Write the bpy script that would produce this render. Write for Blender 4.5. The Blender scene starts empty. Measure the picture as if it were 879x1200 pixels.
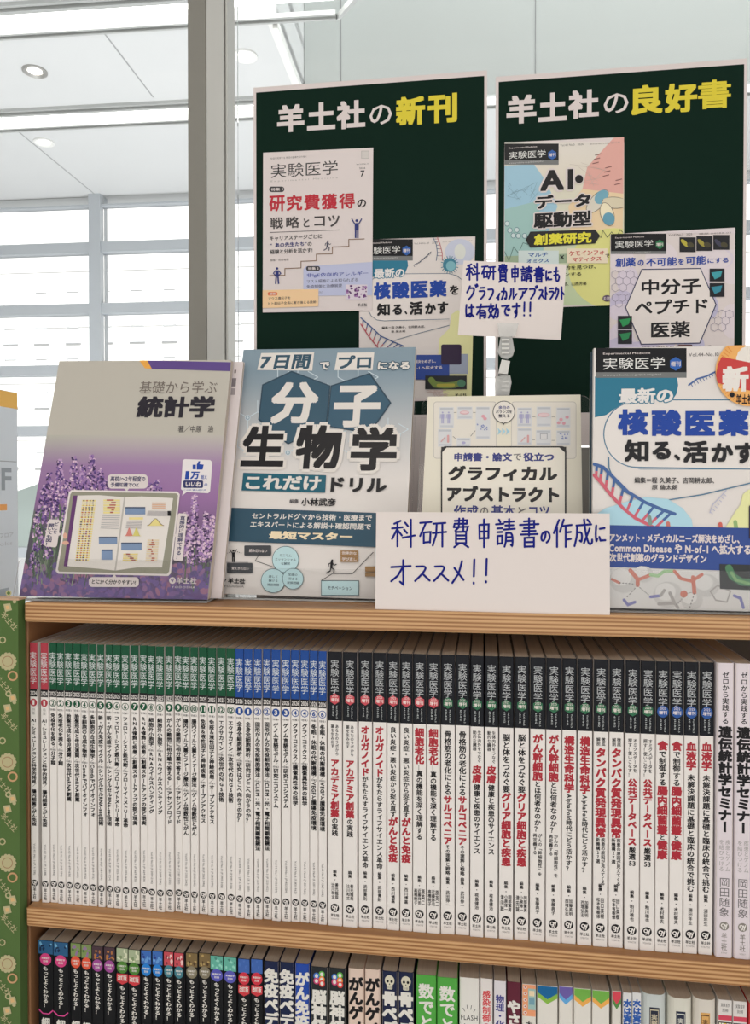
import bpy, math, random
from mathutils import Vector, Matrix
random.seed(7)
SC = bpy.context.scene
COL = SC.collection

# ------------------------------------------------------------------ camera, light, exposure
CAM_Z, F_PX, CX, CY = 1.40, 905.0, 439.5, 585.6
YAW, PITCH = math.radians(8.0), math.radians(0.8)
cam_d = bpy.data.cameras.new('camera')
cam_d.sensor_fit = 'HORIZONTAL'; cam_d.sensor_width = 36.0
cam_d.lens = 36.0 * F_PX / 879.0
cam_d.shift_y = (CY - 600.0) / 879.0
cam_d.clip_start = 0.02; cam_d.clip_end = 200
cam = bpy.data.objects.new('camera', cam_d); COL.objects.link(cam)
cam.location = (0, 0, CAM_Z)
cam.rotation_euler = (math.pi / 2 - PITCH, 0, YAW)
SC.camera = cam

world = bpy.data.worlds.new('sky'); SC.world = world; world.use_nodes = True
bg = world.node_tree.nodes['Background']
bg.inputs[0].default_value = (1.0, 0.99, 0.98, 1); bg.inputs[1].default_value = 0.80

sun_d = bpy.data.lights.new('sun', 'SUN'); sun_d.energy = 8.0; sun_d.angle = 0.01
sun_d.color = (1.0, 0.97, 0.92)
sun = bpy.data.objects.new('sun', sun_d); COL.objects.link(sun)
sun.location = (0, -4, 12); sun.rotation_euler = (math.radians(38), 0, math.radians(12))

def area(name, loc, rot, sx, sy, power, color):
    d = bpy.data.lights.new(name, 'AREA'); d.shape = 'RECTANGLE'; d.size = sx; d.size_y = sy
    d.energy = power; d.color = color
    o = bpy.data.objects.new(name, d); COL.objects.link(o); o.location = loc; o.rotation_euler = rot
    return o
area('added_hall_uplight', (-0.8, 2.7, 0.04), (math.pi, 0, 0), 4.0, 2.2, 95, (0.97, 0.985, 1.0))  # unseen uplight without a fixture, added to brighten the hall ceiling
area('shop_light_panel', (0.5, -1.3, 2.95), (0, 0, 0), 2.6, 0.5, 15, (1.0, 0.93, 0.84))
area('shop_light_panel', (-0.2, -0.05, 2.95), (0, 0, 0), 2.2, 0.25, 4, (1.0, 0.93, 0.84))

area('added_wall_fill', (1.4, 2.75, 4.36), (0, 0, 0), 4.0, 0.5, 50, (0.97, 1.0, 0.99))  # unseen fill lamp added to brighten the tall white wall
area('added_front_fill', (0.4, -3.2, 0.80), (math.pi / 2, 0, 0), 4.0, 1.7, 27, (1.0, 0.975, 0.95))  # unseen soft lamp behind the camera, added to lift the spines
vs = SC.view_settings
vs.view_transform = 'Standard'; vs.look = 'None'; vs.gamma = 1.0; vs.use_curve_mapping = False
vs.exposure = 0.0

# ------------------------------------------------------------------ measuring helpers (camera rays onto real planes)
_fw = Vector((-math.sin(YAW) * math.cos(PITCH), math.cos(YAW) * math.cos(PITCH), -math.sin(PITCH)))
_rt = Vector((math.cos(YAW), math.sin(YAW), 0)); _up = _rt.cross(_fw)
_eye = Vector((0, 0, CAM_Z))
def ray(px, py): return _fw + _rt * ((px - CX) / F_PX) + _up * ((CY - py) / F_PX)
def at(px, py, Y):
    d = ray(px, py); return _eye + d * (Y / d.y)

# ------------------------------------------------------------------ colour, materials
def s2l(c):
    c = c / 255.0
    return c / 12.92 if c <= 0.04045 else ((c + 0.055) / 1.055) ** 2.4
def k(r, g, b, gain=1.15):
    return tuple(min(0.88, s2l(v) * gain) for v in (r, g, b))

def newmat(name):
    m = bpy.data.materials.new(name); m.use_nodes = True
    nt = m.node_tree; p = nt.nodes['Principled BSDF']
    return m, nt, p
def printed(name, rough, spec):
    m, nt, p = newmat(name)
    a = nt.nodes.new('ShaderNodeAttribute'); a.attribute_name = 'Col'
    nt.links.new(a.outputs['Color'], p.inputs['Base Color'])
    p.inputs['Roughness'].default_value = rough; p.inputs['Specular IOR Level'].default_value = spec
    return m
GLOSS = printed('printed_gloss', 0.3, 0.3)
SPINE = printed('printed_spine', 0.5, 0.22)
MATTE = printed('printed_matte', 0.65, 0.12)
def plain(name, col, rough=0.5, metal=0.0, spec=0.4, noise=0.0, nscale=30):
    m, nt, p = newmat(name)
    p.inputs['Roughness'].default_value = rough; p.inputs['Metallic'].default_value = metal
    p.inputs['Specular IOR Level'].default_value = spec
    if noise:
        t = nt.nodes.new('ShaderNodeTexNoise'); t.inputs['Scale'].default_value = nscale
        tc = nt.nodes.new('ShaderNodeTexCoord'); nt.links.new(tc.outputs['Object'], t.inputs['Vector'])
        r = nt.nodes.new('ShaderNodeValToRGB')
        r.color_ramp.elements[0].color = (*[c * (1 - noise) for c in col], 1)
        r.color_ramp.elements[1].color = (*[min(1, c * (1 + noise)) for c in col], 1)
        nt.links.new(t.outputs['Fac'], r.inputs['Fac']); nt.links.new(r.outputs['Color'], p.inputs['Base Color'])
    else:
        p.inputs['Base Color'].default_value = (*col, 1)
    return m
def emit(name, col, s):
    m, nt, p = newmat(name)
    p.inputs['Base Color'].default_value = (*col, 1)
    p.inputs['Emission Color'].default_value = (*col, 1); p.inputs['Emission Strength'].default_value = s
    return m
def wood(name, c1, c2, c3):
    m, nt, p = newmat(name); N = nt.nodes; L = nt.links
    tc = N.new('ShaderNodeTexCoord'); mp = N.new('ShaderNodeMapping'); mp.inputs['Scale'].default_value = (1.6, 22, 48)
    L.new(tc.outputs['Object'], mp.inputs['Vector'])
    n1 = N.new('ShaderNodeTexNoise'); n1.inputs['Scale'].default_value = 1.6; n1.inputs['Detail'].default_value = 5
    n1.inputs['Distortion'].default_value = 0.9
    L.new(mp.outputs[0], n1.inputs['Vector'])
    w = N.new('ShaderNodeTexWave'); w.bands_direction = 'Z'; w.inputs['Scale'].default_value = 1.9
    w.inputs['Distortion'].default_value = 5.0; w.inputs['Detail'].default_value = 2.5; w.inputs['Detail Scale'].default_value = 0.5
    L.new(mp.outputs[0], w.inputs['Vector'])
    mx = N.new('ShaderNodeMix'); mx.data_type = 'FLOAT'; mx.inputs[0].default_value = 0.5
    L.new(n1.outputs['Fac'], mx.inputs[2]); L.new(w.outputs['Fac'], mx.inputs[3])
    r = N.new('ShaderNodeValToRGB'); e = r.color_ramp.elements
    e[0].position = 0.25; e[0].color = (*c1, 1); e[1].position = 0.8; e[1].color = (*c3, 1)
    q = e.new(0.5); q.color = (*c2, 1)
    L.new(mx.outputs[0], r.inputs['Fac'])
    # knots: sparse dark rings
    mk = N.new('ShaderNodeMapping'); mk.inputs['Scale'].default_value = (3.1, 9, 14); L.new(tc.outputs['Object'], mk.inputs['Vector'])
    v = N.new('ShaderNodeTexVoronoi'); v.inputs['Scale'].default_value = 1.5; v.inputs['Randomness'].default_value = 1.0
    L.new(mk.outputs[0], v.inputs['Vector'])
    kr = N.new('ShaderNodeValToRGB'); kr.color_ramp.elements[0].position = 0.03; kr.color_ramp.elements[0].color = (0.45, 0.3, 0.2, 1)
    kr.color_ramp.elements[1].position = 0.10; kr.color_ramp.elements[1].color = (1, 1, 1, 1)
    L.new(v.outputs['Distance'], kr.inputs['Fac'])
    mm = N.new('ShaderNodeMix'); mm.data_type = 'RGBA'; mm.blend_type = 'MULTIPLY'; mm.inputs[0].default_value = 0.8
    L.new(r.outputs['Color'], mm.inputs[6]); L.new(kr.outputs['Color'], mm.inputs[7])
    L.new(mm.outputs[2], p.inputs['Base Color'])
    p.inputs['Roughness'].default_value = 0.42; p.inputs['Specular IOR Level'].default_value = 0.35
    return m
WOOD = wood('pine_board', k(142, 98, 58), k(180, 136, 92), k(198, 158, 114))
WOODV = plain('pine_upright', k(146, 104, 70), 0.5, noise=0.12, nscale=25)
def pages(name, col):
    m, nt, p = newmat(name); N = nt.nodes; L = nt.links
    tc = N.new('ShaderNodeTexCoord'); mp = N.new('ShaderNodeMapping'); mp.inputs['Scale'].default_value = (2500, 6, 6)
    L.new(tc.outputs['Object'], mp.inputs['Vector'])
    n = N.new('ShaderNodeTexNoise'); n.inputs['Scale'].default_value = 1.0; L.new(mp.outputs[0], n.inputs['Vector'])
    r = N.new('ShaderNodeValToRGB'); r.color_ramp.elements[0].color = (*[c * 0.75 for c in col], 1)
    r.color_ramp.elements[1].color = (*[min(.9, c * 1.1) for c in col], 1)
    L.new(n.outputs['Fac'], r.inputs['Fac']); L.new(r.outputs['Color'], p.inputs['Base Color'])
    p.inputs['Roughness'].default_value = 0.85
    return m
PAGES = pages('page_edges', k(196, 184, 170))
def clear(name, tint, rough, fres):
    m = bpy.data.materials.new(name); m.use_nodes = True; nt = m.node_tree
    nt.nodes.remove(nt.nodes['Principled BSDF']); out = nt.nodes['Material Output']
    t = nt.nodes.new('ShaderNodeBsdfTransparent'); t.inputs[0].default_value = (*tint, 1)
    g = nt.nodes.new('ShaderNodeBsdfGlossy'); g.inputs['Roughness'].default_value = rough
    f = nt.nodes.new('ShaderNodeFresnel'); f.inputs['IOR'].default_value = fres
    mx = nt.nodes.new('ShaderNodeMixShader')
    nt.links.new(f.outputs[0], mx.inputs[0]); nt.links.new(t.outputs[0], mx.inputs[1]); nt.links.new(g.outputs[0], mx.inputs[2])
    nt.links.new(mx.outputs[0], out.inputs['Surface'])
    return m
ACRYL = clear('clear_acrylic', (0.993, 0.993, 0.992), 0.04, 1.25)
GLASS = clear('window_glass', (0.985, 0.99, 0.99), 0.0, 1.12)
def edge_acryl():
    m = bpy.data.materials.new('acrylic_edge'); m.use_nodes = True; nt = m.node_tree
    p = nt.nodes['Principled BSDF']; p.inputs['Base Color'].default_value = (0.85, 0.85, 0.84, 1)
    p.inputs['Roughness'].default_value = 0.2; p.inputs['Alpha'].default_value = 0.5
    return m
AEDGE = edge_acryl()

# ------------------------------------------------------------------ object helpers
def tag(o, label=None, cat=None, group=None, kind=None):
    if label: o['label'] = label
    if cat: o['category'] = cat
    if group: o['group'] = group
    if kind: o['kind'] = kind
    return o
def thing(name, label, cat, loc=(0, 0, 0), rot=(0, 0, 0), group=None, matrix=None):
    o = bpy.data.objects.new(name, None); COL.objects.link(o); o.empty_display_size = 0.05
    if matrix is not None: o.matrix_world = matrix
    else: o.location = loc; o.rotation_euler = rot
    return tag(o, label, cat, group)
class Geo:
    """collects polygons, each with its own printed colour and material slot, into ONE mesh"""
    def __init__(s): s.v = []; s.f = []; s.c = []; s.m = []; s.smooth = False
    def add(s, verts, faces, col=(0.8, 0.8, 0.8), mat=0, vcol=None):
        b = len(s.v); s.v += [tuple(q) for q in verts]
        for f in faces:
            s.f.append([i + b for i in f]); s.m.append(mat)
            s.c.append([vcol[i] for i in f] if vcol else [col] * len(f))
    def box(s, x0, y0, z0, x1, y1, z1, col=(0.8, 0.8, 0.8), mat=0, bev=0.0):
        if bev <= 0:
            vs_ = [(x, y, z) for z in (z0, z1) for y in (y0, y1) for x in (x0, x1)]
            s.add(vs_, [(0, 2, 3, 1), (4, 5, 7, 6), (0, 1, 5, 4), (2, 6, 7, 3), (0, 4, 6, 2), (1, 3, 7, 5)], col, mat)
        else:
            b = bev
            vs_ = []
            for z in (z0, z0 + b, z1 - b, z1):
                e = b if z in (z0, z1) else 0
                for (x, y) in ((x0 + b + e, y0 + e), (x1 - b - e, y0 + e), (x1 - e, y0 + b + e), (x1 - e, y1 - b - e), (x1 - b - e, y1 - e), (x0 + b + e, y1 - e), (x0 + e, y1 - b - e), (x0 + e, y0 + b + e)):
                    vs_.append((x, y, z))
            fs = [tuple(range(7, -1, -1)), tuple(range(24, 32))]
            for l in range(3):
                for i in range(8): fs.append((l * 8 + i, l * 8 + (i + 1) % 8, l * 8 + 8 + (i + 1) % 8, l * 8 + 8 + i))
            s.add(vs_, fs, col, mat)
    def prism(s, poly, y0, y1, col=(0.8, 0.8, 0.8), mat=0, side=None):   # polygon in x,z pulled along y
        n = len(poly)
        vs_ = [(x, y0, z) for x, z in poly] + [(x, y1, z) for x, z in poly]
        s.add(vs_, [tuple(range(n)), tuple(range(2 * n - 1, n - 1, -1))], col, mat)
        s.add(vs_, [(i, i + n, (i + 1) % n + n, (i + 1) % n) for i in range(n)], col, mat if side is None else side)
    def lathe(s, prof, n=20, cx=0, cy=0, col=(0.8, 0.8, 0.8), mat=0):    # profile (r, z) about the z axis
        vs_ = [(cx + r * math.cos(2 * math.pi * i / n), cy + r * math.sin(2 * math.pi * i / n), z) for r, z in prof for i in range(n)]
        fs = [(j * n + i, j * n + (i + 1) % n, (j + 1) * n + (i + 1) % n, (j + 1) * n + i) for j in range(len(prof) - 1) for i in range(n)]
        s.add(vs_, fs, col, mat)
    def build(s, name, mats, parent=None, loc=None, rotz=0):
        me = bpy.data.meshes.new(name); me.from_pydata(s.v, [], s.f)
        for m in (mats if isinstance(mats, (list, tuple)) else [mats]): me.materials.append(m)
        me.polygons.foreach_set('material_index', s.m)
        ca = me.color_attributes.new('Col', 'FLOAT_COLOR', 'CORNER')
        flat = []
        for f in s.c:
            for c in f: flat += [c[0], c[1], c[2], 1.0]
        ca.data.foreach_set('color', flat)
        if s.smooth: me.polygons.foreach_set('use_smooth', [True] * len(me.polygons))
        me.update()
        o = bpy.data.objects.new(name, me); COL.objects.link(o)
        if parent: o.parent = parent
        if loc: o.location = loc
        o.rotation_euler.z = rotz
        return o
def dup(root, delta=(0, 0, 0), label=None):
    r = root.copy(); COL.objects.link(r); r.location = root.location + Vector(delta)
    if label: r['label'] = label
    for ch in root.children:
        c = ch.copy(); COL.objects.link(c); c.parent = r
    return r

# ------------------------------------------------------------------ lettering
_tc = bpy.data.curves.new('lettering', 'FONT'); _tc.resolution_u = 2; _tc.fill_mode = 'FRONT'
_to = bpy.data.objects.new('lettering', _tc); COL.objects.link(_to)
_gc = {}
def _raw(ch, off):
    _tc.body = ch; _tc.offset = off
    me = _to.to_mesh()
    v = [(a.co.x, a.co.y) for a in me.vertices]; f = [tuple(p.vertices) for p in me.polygons]
    ar = sum(p.area for p in me.polygons)
    _to.to_mesh_clear()
    return v, f, ar
def glyph(ch, off=0.0):
    key = (ch, off)
    if key not in _gc:
        if ch in ' \u3000': _gc[key] = ([], [], 0.32 if ch == ' ' else 1.0)
        else:
            v, f, ar = _raw(ch, 0.0)
            sh = [(0, 0)]
            if off > 0:                                 # heavier weight: the strokes set four (wide outlines: nine) times, slightly apart
                if off <= .03: sh = [(off * .85 * i, off * .85 * j) for i in (-1, 1) for j in (-1, 1)]
                else:
                    n = 1 if off <= .06 else 2
                    sh = [(off * i / n, off * j / n) for i in range(-n, n + 1) for j in range(-n, n + 1) if n == 1 or abs(i) + abs(j) in (0, 2, 3)]
            vv, ff = [], []
            for l, (dx, dy) in enumerate(sh):
                b = len(vv); vv += [(x + dx, y + dy, l) for x, y in v]; ff += [tuple(i + b for i in q) for q in f]
            v, f = vv, ff
            adv = 1.0 if ord(ch) > 0x2000 else (max(a[0] for a in v) + 0.07)
            _gc[key] = (v, f, adv)
    return _gc[key]
def lay_h(s, off=0.0, track=0.0, slant=0.0):
    """horizontal setting; every point is (x, y, layer)"""
    V, Fc, x = [], [], 0.0
    for ch in s:
        v, f, adv = glyph(ch, off); b = len(V)
        V += [(x + a + slant * c, c, l) for a, c, l in v]; Fc += [tuple(i + b for i in q) for q in f]
        x += adv + track
    return V, Fc
ROT = 'ー〜—－-…＝=：｜'
SMALL = 'ァィゥェォッャュョぁぃぅぇぉっゃゅょ'
def lay_v(s, off=0.0, pitch=1.0):
    """vertical setting; {..} runs are turned on their side, [..] stand side by side in one cell"""
    V, Fc, y, i = [], [], 0.0, 0
    def put(vf, fn):
        b = len(V); V.extend((*fn(a, c), l) for a, c, l in vf[0]); Fc.extend(tuple(j + b for j in q) for q in vf[1])
    while i < len(s):
        ch = s[i]
        if ch == '{':
            j = s.index('}', i); run = lay_h(s[i + 1:j], off); w = max(q[0] for q in run[0]) + 0.08
            put(run, lambda a, c: (c - 0.36, y - a - 0.04)); y -= w; i = j + 1; continue
        if ch == '[':
            j = s.index(']', i); run = lay_h(s[i + 1:j], off); w = max(q[0] for q in run[0])
            sc = min(1.0, 0.95 / w)
            put(run, lambda a, c: ((a - w / 2) * sc, y - 0.88 + c)); y -= pitch; i = j + 1; continue
        g = glyph(ch, off)
        if g[0]:
            xs = [q[0] for q in g[0]]; mid = (min(xs) + max(xs)) / 2
            if ch in ROT: put(g, lambda a, c: (c - 0.38, y - 0.5 * pitch - (a - mid)))
            elif ch in '「」（）()': put(g, lambda a, c: (c - 0.38, y - 0.5 - (a - 0.5)))
            elif ch in SMALL: put(g, lambda a, c: (a - 0.42, y - 0.82 + c))
            elif ch in '、。，': put(g, lambda a, c: (a + 0.05, y - 0.35 + c))
            elif ord(ch) < 0x2000: put(g, lambda a, c: (a - mid, y - 0.84 + c))
            else: put(g, lambda a, c: (a - 0.5, y - 0.88 + c))
        y -= pitch; i += 1
    return V, Fc, -y

class Art:
    """prints flat coloured shapes and lettering on a plane of a Geo (local x = right, z = up, facing -y)"""
    STEP = 6e-6
    def __init__(s, geo, mapf, y=0.0, mat=0):
        s.g = geo; s.mapf = mapf; s.d = 2e-5; s.y = y; s.crop = (0, 0, 1.0); s.mat = mat; s.cyc = -1; s.clip = None
    def pt(s, x, y): return s.mapf(s.crop[0] + x / s.crop[2], s.crop[1] + y / s.crop[2])
    def emit(s, uv, faces, col, step=None, vcol=None, lay=None):
        """step = 0 puts small scattered marks into a thin stack of forty shared layers"""
        if step is not None:
            s.cyc += 1; d = s.d + (1 + s.cyc % 40) * 6e-6
        else:
            if s.cyc >= 0: s.d += (2 + min(s.cyc, 39)) * 6e-6; s.cyc = -1
            s.d += s.STEP; d = s.d
        if lay:
            s.g.add([(u, s.y - d - l * 5e-6, v) for (u, v), l in zip(uv, lay)], faces, col, s.mat, vcol); s.d += max(lay) * 5e-6
        else: s.g.add([(u, s.y - d, v) for u, v in uv], faces, col, s.mat, vcol)
    def glyphs(s, V, Fc, fn, col):
        if V: s.emit([s.pt(*fn(q[0], q[1])) for q in V], Fc, col, lay=[q[2] for q in V])
    def poly(s, pts, col, step=None):
        uv = [s.pt(*p) for p in pts]
        if s.clip:                                        # keep the print inside its sheet
            c = s.clip; sg = 1 if sum(a[0] * b[1] - b[0] * a[1] for a, b in zip(c, c[1:] + c[:1])) > 0 else -1
            for (ax, ay), (bx, by) in zip(c, c[1:] + c[:1]):
                D = [sg * ((bx - ax) * (y - ay) - (by - ay) * (x - ax)) for x, y in uv]; o = []
                for i in range(len(uv)):
                    j = (i + 1) % len(uv)
                    if D[i] >= 0: o.append(uv[i])
                    if (D[i] >= 0) != (D[j] >= 0):
                        t = D[i] / (D[i] - D[j]); o.append((uv[i][0] + (uv[j][0] - uv[i][0]) * t, uv[i][1] + (uv[j][1] - uv[i][1]) * t))
                uv = o
                if len(uv) < 3: return
        s.emit(uv, [tuple(range(len(uv)))], col, step)
    def rect(s, x0, y0, x1, y1, col, r=0, step=None):
        if r <= 0: return s.poly([(x0, y0), (x1, y0), (x1, y1), (x0, y1)], col, step)
        p = []
        for cx, cy, a0 in ((x1 - r, y0 + r, -90), (x1 - r, y1 - r, 0), (x0 + r, y1 - r, 90), (x0 + r, y0 + r, 180)):
            for t in range(5):
                a = math.radians(a0 + t * 22.5); p.append((cx + r * math.cos(a), cy + r * math.sin(a)))
        s.poly(p, col, step)
    def ell(s, cx, cy, rx, ry=None, col=(0, 0, 0), n=20, rot=0.0, step=None):
        ry = rx if ry is None else ry; ca, sa = math.cos(rot), math.sin(rot)
        s.poly([(cx + rx * math.cos(a) * ca - ry * math.sin(a) * sa, cy + rx * math.cos(a) * sa + ry * math.sin(a) * ca)
                for a in (2 * math.pi * i / n for i in range(n))], col, step)
    def ring(s, cx, cy, r, w, col, n=22, a0=0, a1=360):
        m = [(cx + r * math.cos(math.radians(a0 + (a1 - a0) * i / n)), cy + r * math.sin(math.radians(a0 + (a1 - a0) * i / n))) for i in range(n + 1)]
        s.line(m, w, col)
    def line(s, pts, w, col, cap=False, step=None):
        """mitred ribbon along pts; cap = round ends"""
        p = [pts[0]] + [q for o, q in zip(pts, pts[1:]) if math.hypot(q[0] - o[0], q[1] - o[1]) > 1e-6]
        if len(p) < 2: return
        if s.clip:
            us = [c[0] for c in s.clip]; vs2 = [c[1] for c in s.clip]
            for q in (s.pt(*r) for r in p):
                if not (min(us) < q[0] < max(us) and min(vs2) < q[1] < max(vs2)): return
        closed = len(p) > 3 and math.hypot(p[0][0] - p[-1][0], p[0][1] - p[-1][1]) < 1e-6
        h = w / 2; dirs = []
        for (x0, y0), (x1, y1) in zip(p, p[1:]):
            L = math.hypot(x1 - x0, y1 - y0); dirs.append(((x1 - x0) / L, (y1 - y0) / L))
        uv, fs, n = [], [], len(p)
        for i, (x, y) in enumerate(p):
            if closed and i in (0, n - 1): d0, d1 = dirs[-1], dirs[0]
            else: d0, d1 = dirs[max(0, i - 1)], dirs[min(n - 2, i)]
            nx, ny = -(d0[1] + d1[1]), d0[0] + d1[0]; L = math.hypot(nx, ny)
            if L < .35: nx, ny, m = -d1[1], d1[0], 1.0
            else: nx, ny = nx / L, ny / L; m = min(2.2, 1 / max(.3, nx * -d1[1] + ny * d1[0]))
            if cap and not closed and i in (0, n - 1):
                e = -1 if i == 0 else 1; dx, dy = d1 if i == 0 else d0
                rim = [(x + e * dx * h * t, y + e * dy * h * t, q) for t, q in ((.92, .4), (.6, .8))]
                pair_ = [s.pt(a_ + nx * h * q, b_ + ny * h * q) for a_, b_, q in rim], [s.pt(a_ - nx * h * q, b_ - ny * h * q) for a_, b_, q in rim]
                if i == 0: uv += [pair_[0][0], pair_[1][0], pair_[0][1], pair_[1][1]]
            uv += [s.pt(x + nx * h * m, y + ny * h * m), s.pt(x - nx * h * m, y - ny * h * m)]
            if cap and not closed and i == n - 1: uv += [pair_[0][1], pair_[1][1], pair_[0][0], pair_[1][0]]
        fs = [(2 * i, 2 * i + 2, 2 * i + 3, 2 * i + 1) for i in range(len(uv) // 2 - 1)]
        s.emit(uv, fs, col, step)
    def grad(s, x0, y0, x1, y1, fn, nx=6, ny=10):
        uv, vc, fs = [], [], []
        for j in range(ny + 1):
            for i in range(nx + 1):
                a, b = i / nx, j / ny
                uv.append(s.pt(x0 + (x1 - x0) * a, y0 + (y1 - y0) * b)); vc.append(fn(a, b))
        for j in range(ny):
            for i in range(nx):
                q = j * (nx + 1) + i; fs.append((q, q + 1, q + nx + 2, q + nx + 1))
        s.emit(uv, fs, None, None, vc)
    def _fit(s, V, Fc, x0, y0, x1, y1, col):
        if not V: return
        xm, ym = (x0 + x1) / 2, (y0 + y1) / 2
        uL, uR = s.pt(x0, ym), s.pt(x1, ym); vB, vT = s.pt(xm, y1)[1], s.pt(xm, y0)[1]
        a0, a1 = min(p[0] for p in V), max(p[0] for p in V); b0, b1 = min(p[1] for p in V), max(p[1] for p in V)
        e = min(abs(uR[1] - uL[1]), .2 * (vT - vB)) / 2   # the box measured in the photo also holds the row's slant
        vB += e; vT -= e
        s.emit([(uL[0] + (uR[0] - uL[0]) * (a - a0) / (a1 - a0), vB + (vT - vB) * (b - b0) / (b1 - b0)) for a, b, l in V], Fc, col, lay=[q[2] for q in V])
    def text(s, t, x0, y0, x1, y1, col, off=0.0, out=None, ow=0.03, slant=0.0, track=0.0, vert=False):
        mk = (lambda o: lay_v(t, o)[:2]) if vert else (lambda o: lay_h(t, o, track, slant))
        if out:
            e = ow * min(1.0, 1.0)
            n = max(1, len(t)); w = (y1 - y0) if not vert else (x1 - x0)
            s._fit(*mk(off + ow), x0 - w * e, y0 - w * e, x1 + w * e, y1 + w * e, out)
        s._fit(*mk(off), x0, y0, x1, y1, col)
    def flow(s, t, cx, y, size, col, off=0.0, end=None):
        """vertical run of characters from y downwards, column centre cx; end fixes where it stops"""
        V, Fc, n = lay_v(t, off)
        py = size if end is None else (end - y) / n
        s.glyphs(V, Fc, lambda a, b: (cx + a * size, y - b * py), col)
        return y + n * py
    def strokes(s, chars, boxes, w, col):
        for ch, (x0, y0, x1, y1) in zip(chars, boxes):
            for st in PEN[ch]:
                p = [(x0 + (x1 - x0) * a / 100, y0 + (y1 - y0) * b / 100) for a, b in st]
                if len(p) > 3:
                    for _ in range(2):
                        q = [p[0]]
                        for (ax, ay), (bx, by) in zip(p, p[1:]): q += [(ax * .75 + bx * .25, ay * .75 + by * .25), (ax * .25 + bx * .75, ay * .25 + by * .75)]
                        p = q + [p[-1]]
                s.line(p, w, col, cap=True)
def planemap(matrix, y=0.0):
    """photo pixel -> local (x, z) on the plane local y of a placed object"""
    inv = matrix.inverted(); n = (matrix.to_3x3() @ Vector((0, 1, 0))); p0 = matrix @ Vector((0, y, 0))
    def f(px, py):
        d = ray(px, py); q = inv @ (_eye + d * ((p0 - _eye).dot(n) / d.dot(n))); return q.x, q.z
    return f
def basis(o, U, V):
    U = Vector(U).normalized(); V = Vector(V).normalized(); B = V.cross(U)     # B points away from the viewer
    return Matrix(((U.x, B.x, V.x, o[0]), (U.y, B.y, V.y, o[1]), (U.z, B.z, V.z, o[2]), (0, 0, 0, 1)))
def lean_matrix(X, Y, Z, lean, yaw, roll):
    return Matrix.Translation((X, Y, Z)) @ Matrix.Rotation(math.radians(yaw), 4, 'Z') @ Matrix.Rotation(-math.radians(lean), 4, 'X') @ Matrix.Rotation(math.radians(roll), 4, 'Y')
def sp(pts):
    return [tuple(map(float, p.split(','))) for p in pts.split()]
def penset(txt):
    d = {}
    for ln in txt.strip().splitlines():
        ch, rest = ln.split(':', 1); d[ch.strip()] = [sp(q) for q in rest.split('/')]
    return d
PEN = penset('''
科: 40,8 14,18/5,34 48,30/27,14 27,95/26,36 5,70/28,40 45,58/58,14 70,26/54,38 66,50/48,66 98,58/82,4 82,97
研: 5,15 45,12/26,14 5,60/18,48 18,85/18,48 42,46 40,82/18,82 40,80/52,18 95,15/50,50 98,46/64,18 62,55 50,92/84,16 84,96
費: 22,8 76,6 75,18/22,18 75,18/22,18 18,30/18,30 80,28 76,40/42,0 40,30 25,42/60,0 60,44/28,46 28,84/28,46 72,45 72,84/28,58 72,58/28,70 72,70/28,84 72,84/40,86 20,98/60,86 82,98
申: 18,22 20,70/18,22 82,20 80,68/20,45 80,44/20,68 80,67/50,3 50,98
請: 20,4 26,12/5,20 42,18/12,34 36,33/12,47 36,46/13,60 13,88/13,60 36,59 35,86/13,86 35,85/48,12 95,10/52,24 92,23/44,38 99,35/71,2 71,36/56,50 54,80 48,96/56,50 88,49 88,95 80,90/57,64 87,63/57,77 87,76
書: 25,10 75,8 75,32/5,22 97,19/25,33 75,32/18,44 82,42/10,55 92,53/50,0 50,58/28,66 28,97/28,66 74,65 74,97/28,81 74,80/28,96 74,95
の: 52,22 48,55 34,80 18,78 12,58 22,32 48,18 74,22 88,45 84,72 60,92
作: 32,5 6,50/22,32 22,97/56,4 36,46/48,26 96,22/66,26 66,97/66,48 92,46/66,72 92,70
成: 14,24 92,20/18,24 16,60 4,94/18,48 44,47 42,80 32,76/54,3 62,50 80,90 97,84 97,72/84,34 54,84/72,4 86,14
に: 16,10 10,50 16,92 24,74/46,26 86,22/42,66 52,84 92,82
オ: 8,30 92,26/60,4 60,94 46,84/58,30 36,62 8,82
ス: 16,16 76,14 56,50 10,92/54,56 92,90
メ: 74,6 52,56 10,94/24,34 84,82
!: 52,2 46,66/44,90 45,94
も: 46,4 36,60 44,92 66,94 82,72 80,58/16,30 66,26/14,54 66,50
グ: 34,8 10,50/32,22 74,20 58,64 22,96/80,2 86,14/92,-4 98,8
ク: 34,8 10,50/32,22 80,20 62,64 22,96
ラ: 22,10 76,8/10,36 86,32 70,68 28,96
フ: 12,16 84,12 70,56 24,94
ィ: 74,30 50,58 18,74/52,56 52,98
カ: 10,32 84,28 80,80 68,92 58,84/46,4 42,50 10,94
ル: 30,12 28,56 6,90/56,8 56,86 96,50
ア: 10,14 88,10 60,44/50,34 44,66 18,94
ブ: 8,20 74,16 62,56 20,94/78,0 84,12/90,-6 97,6
ト: 36,4 36,96/38,40 78,60
は: 16,8 10,50 16,92 22,76/40,28 92,24/68,6 70,70 58,92 42,86 42,72 60,68 92,88
有: 6,24 94,20/42,4 30,40 6,70/32,46 32,97/32,46 78,44 78,94 66,90/34,62 76,61/34,77 76,76
効: 26,2 26,14/4,20 50,17/16,28 6,42/36,26 48,40/40,44 6,92/12,52 48,90/54,34 94,30 90,80 80,92 72,84/74,6 72,50 50,94
で: 10,20 86,14/84,14 52,36 40,62 52,88 78,90/72,44 80,54/86,38 94,48
す: 6,26 94,22/56,4 56,60 44,72 32,62 40,48 56,54 56,76 36,98
''')

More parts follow.
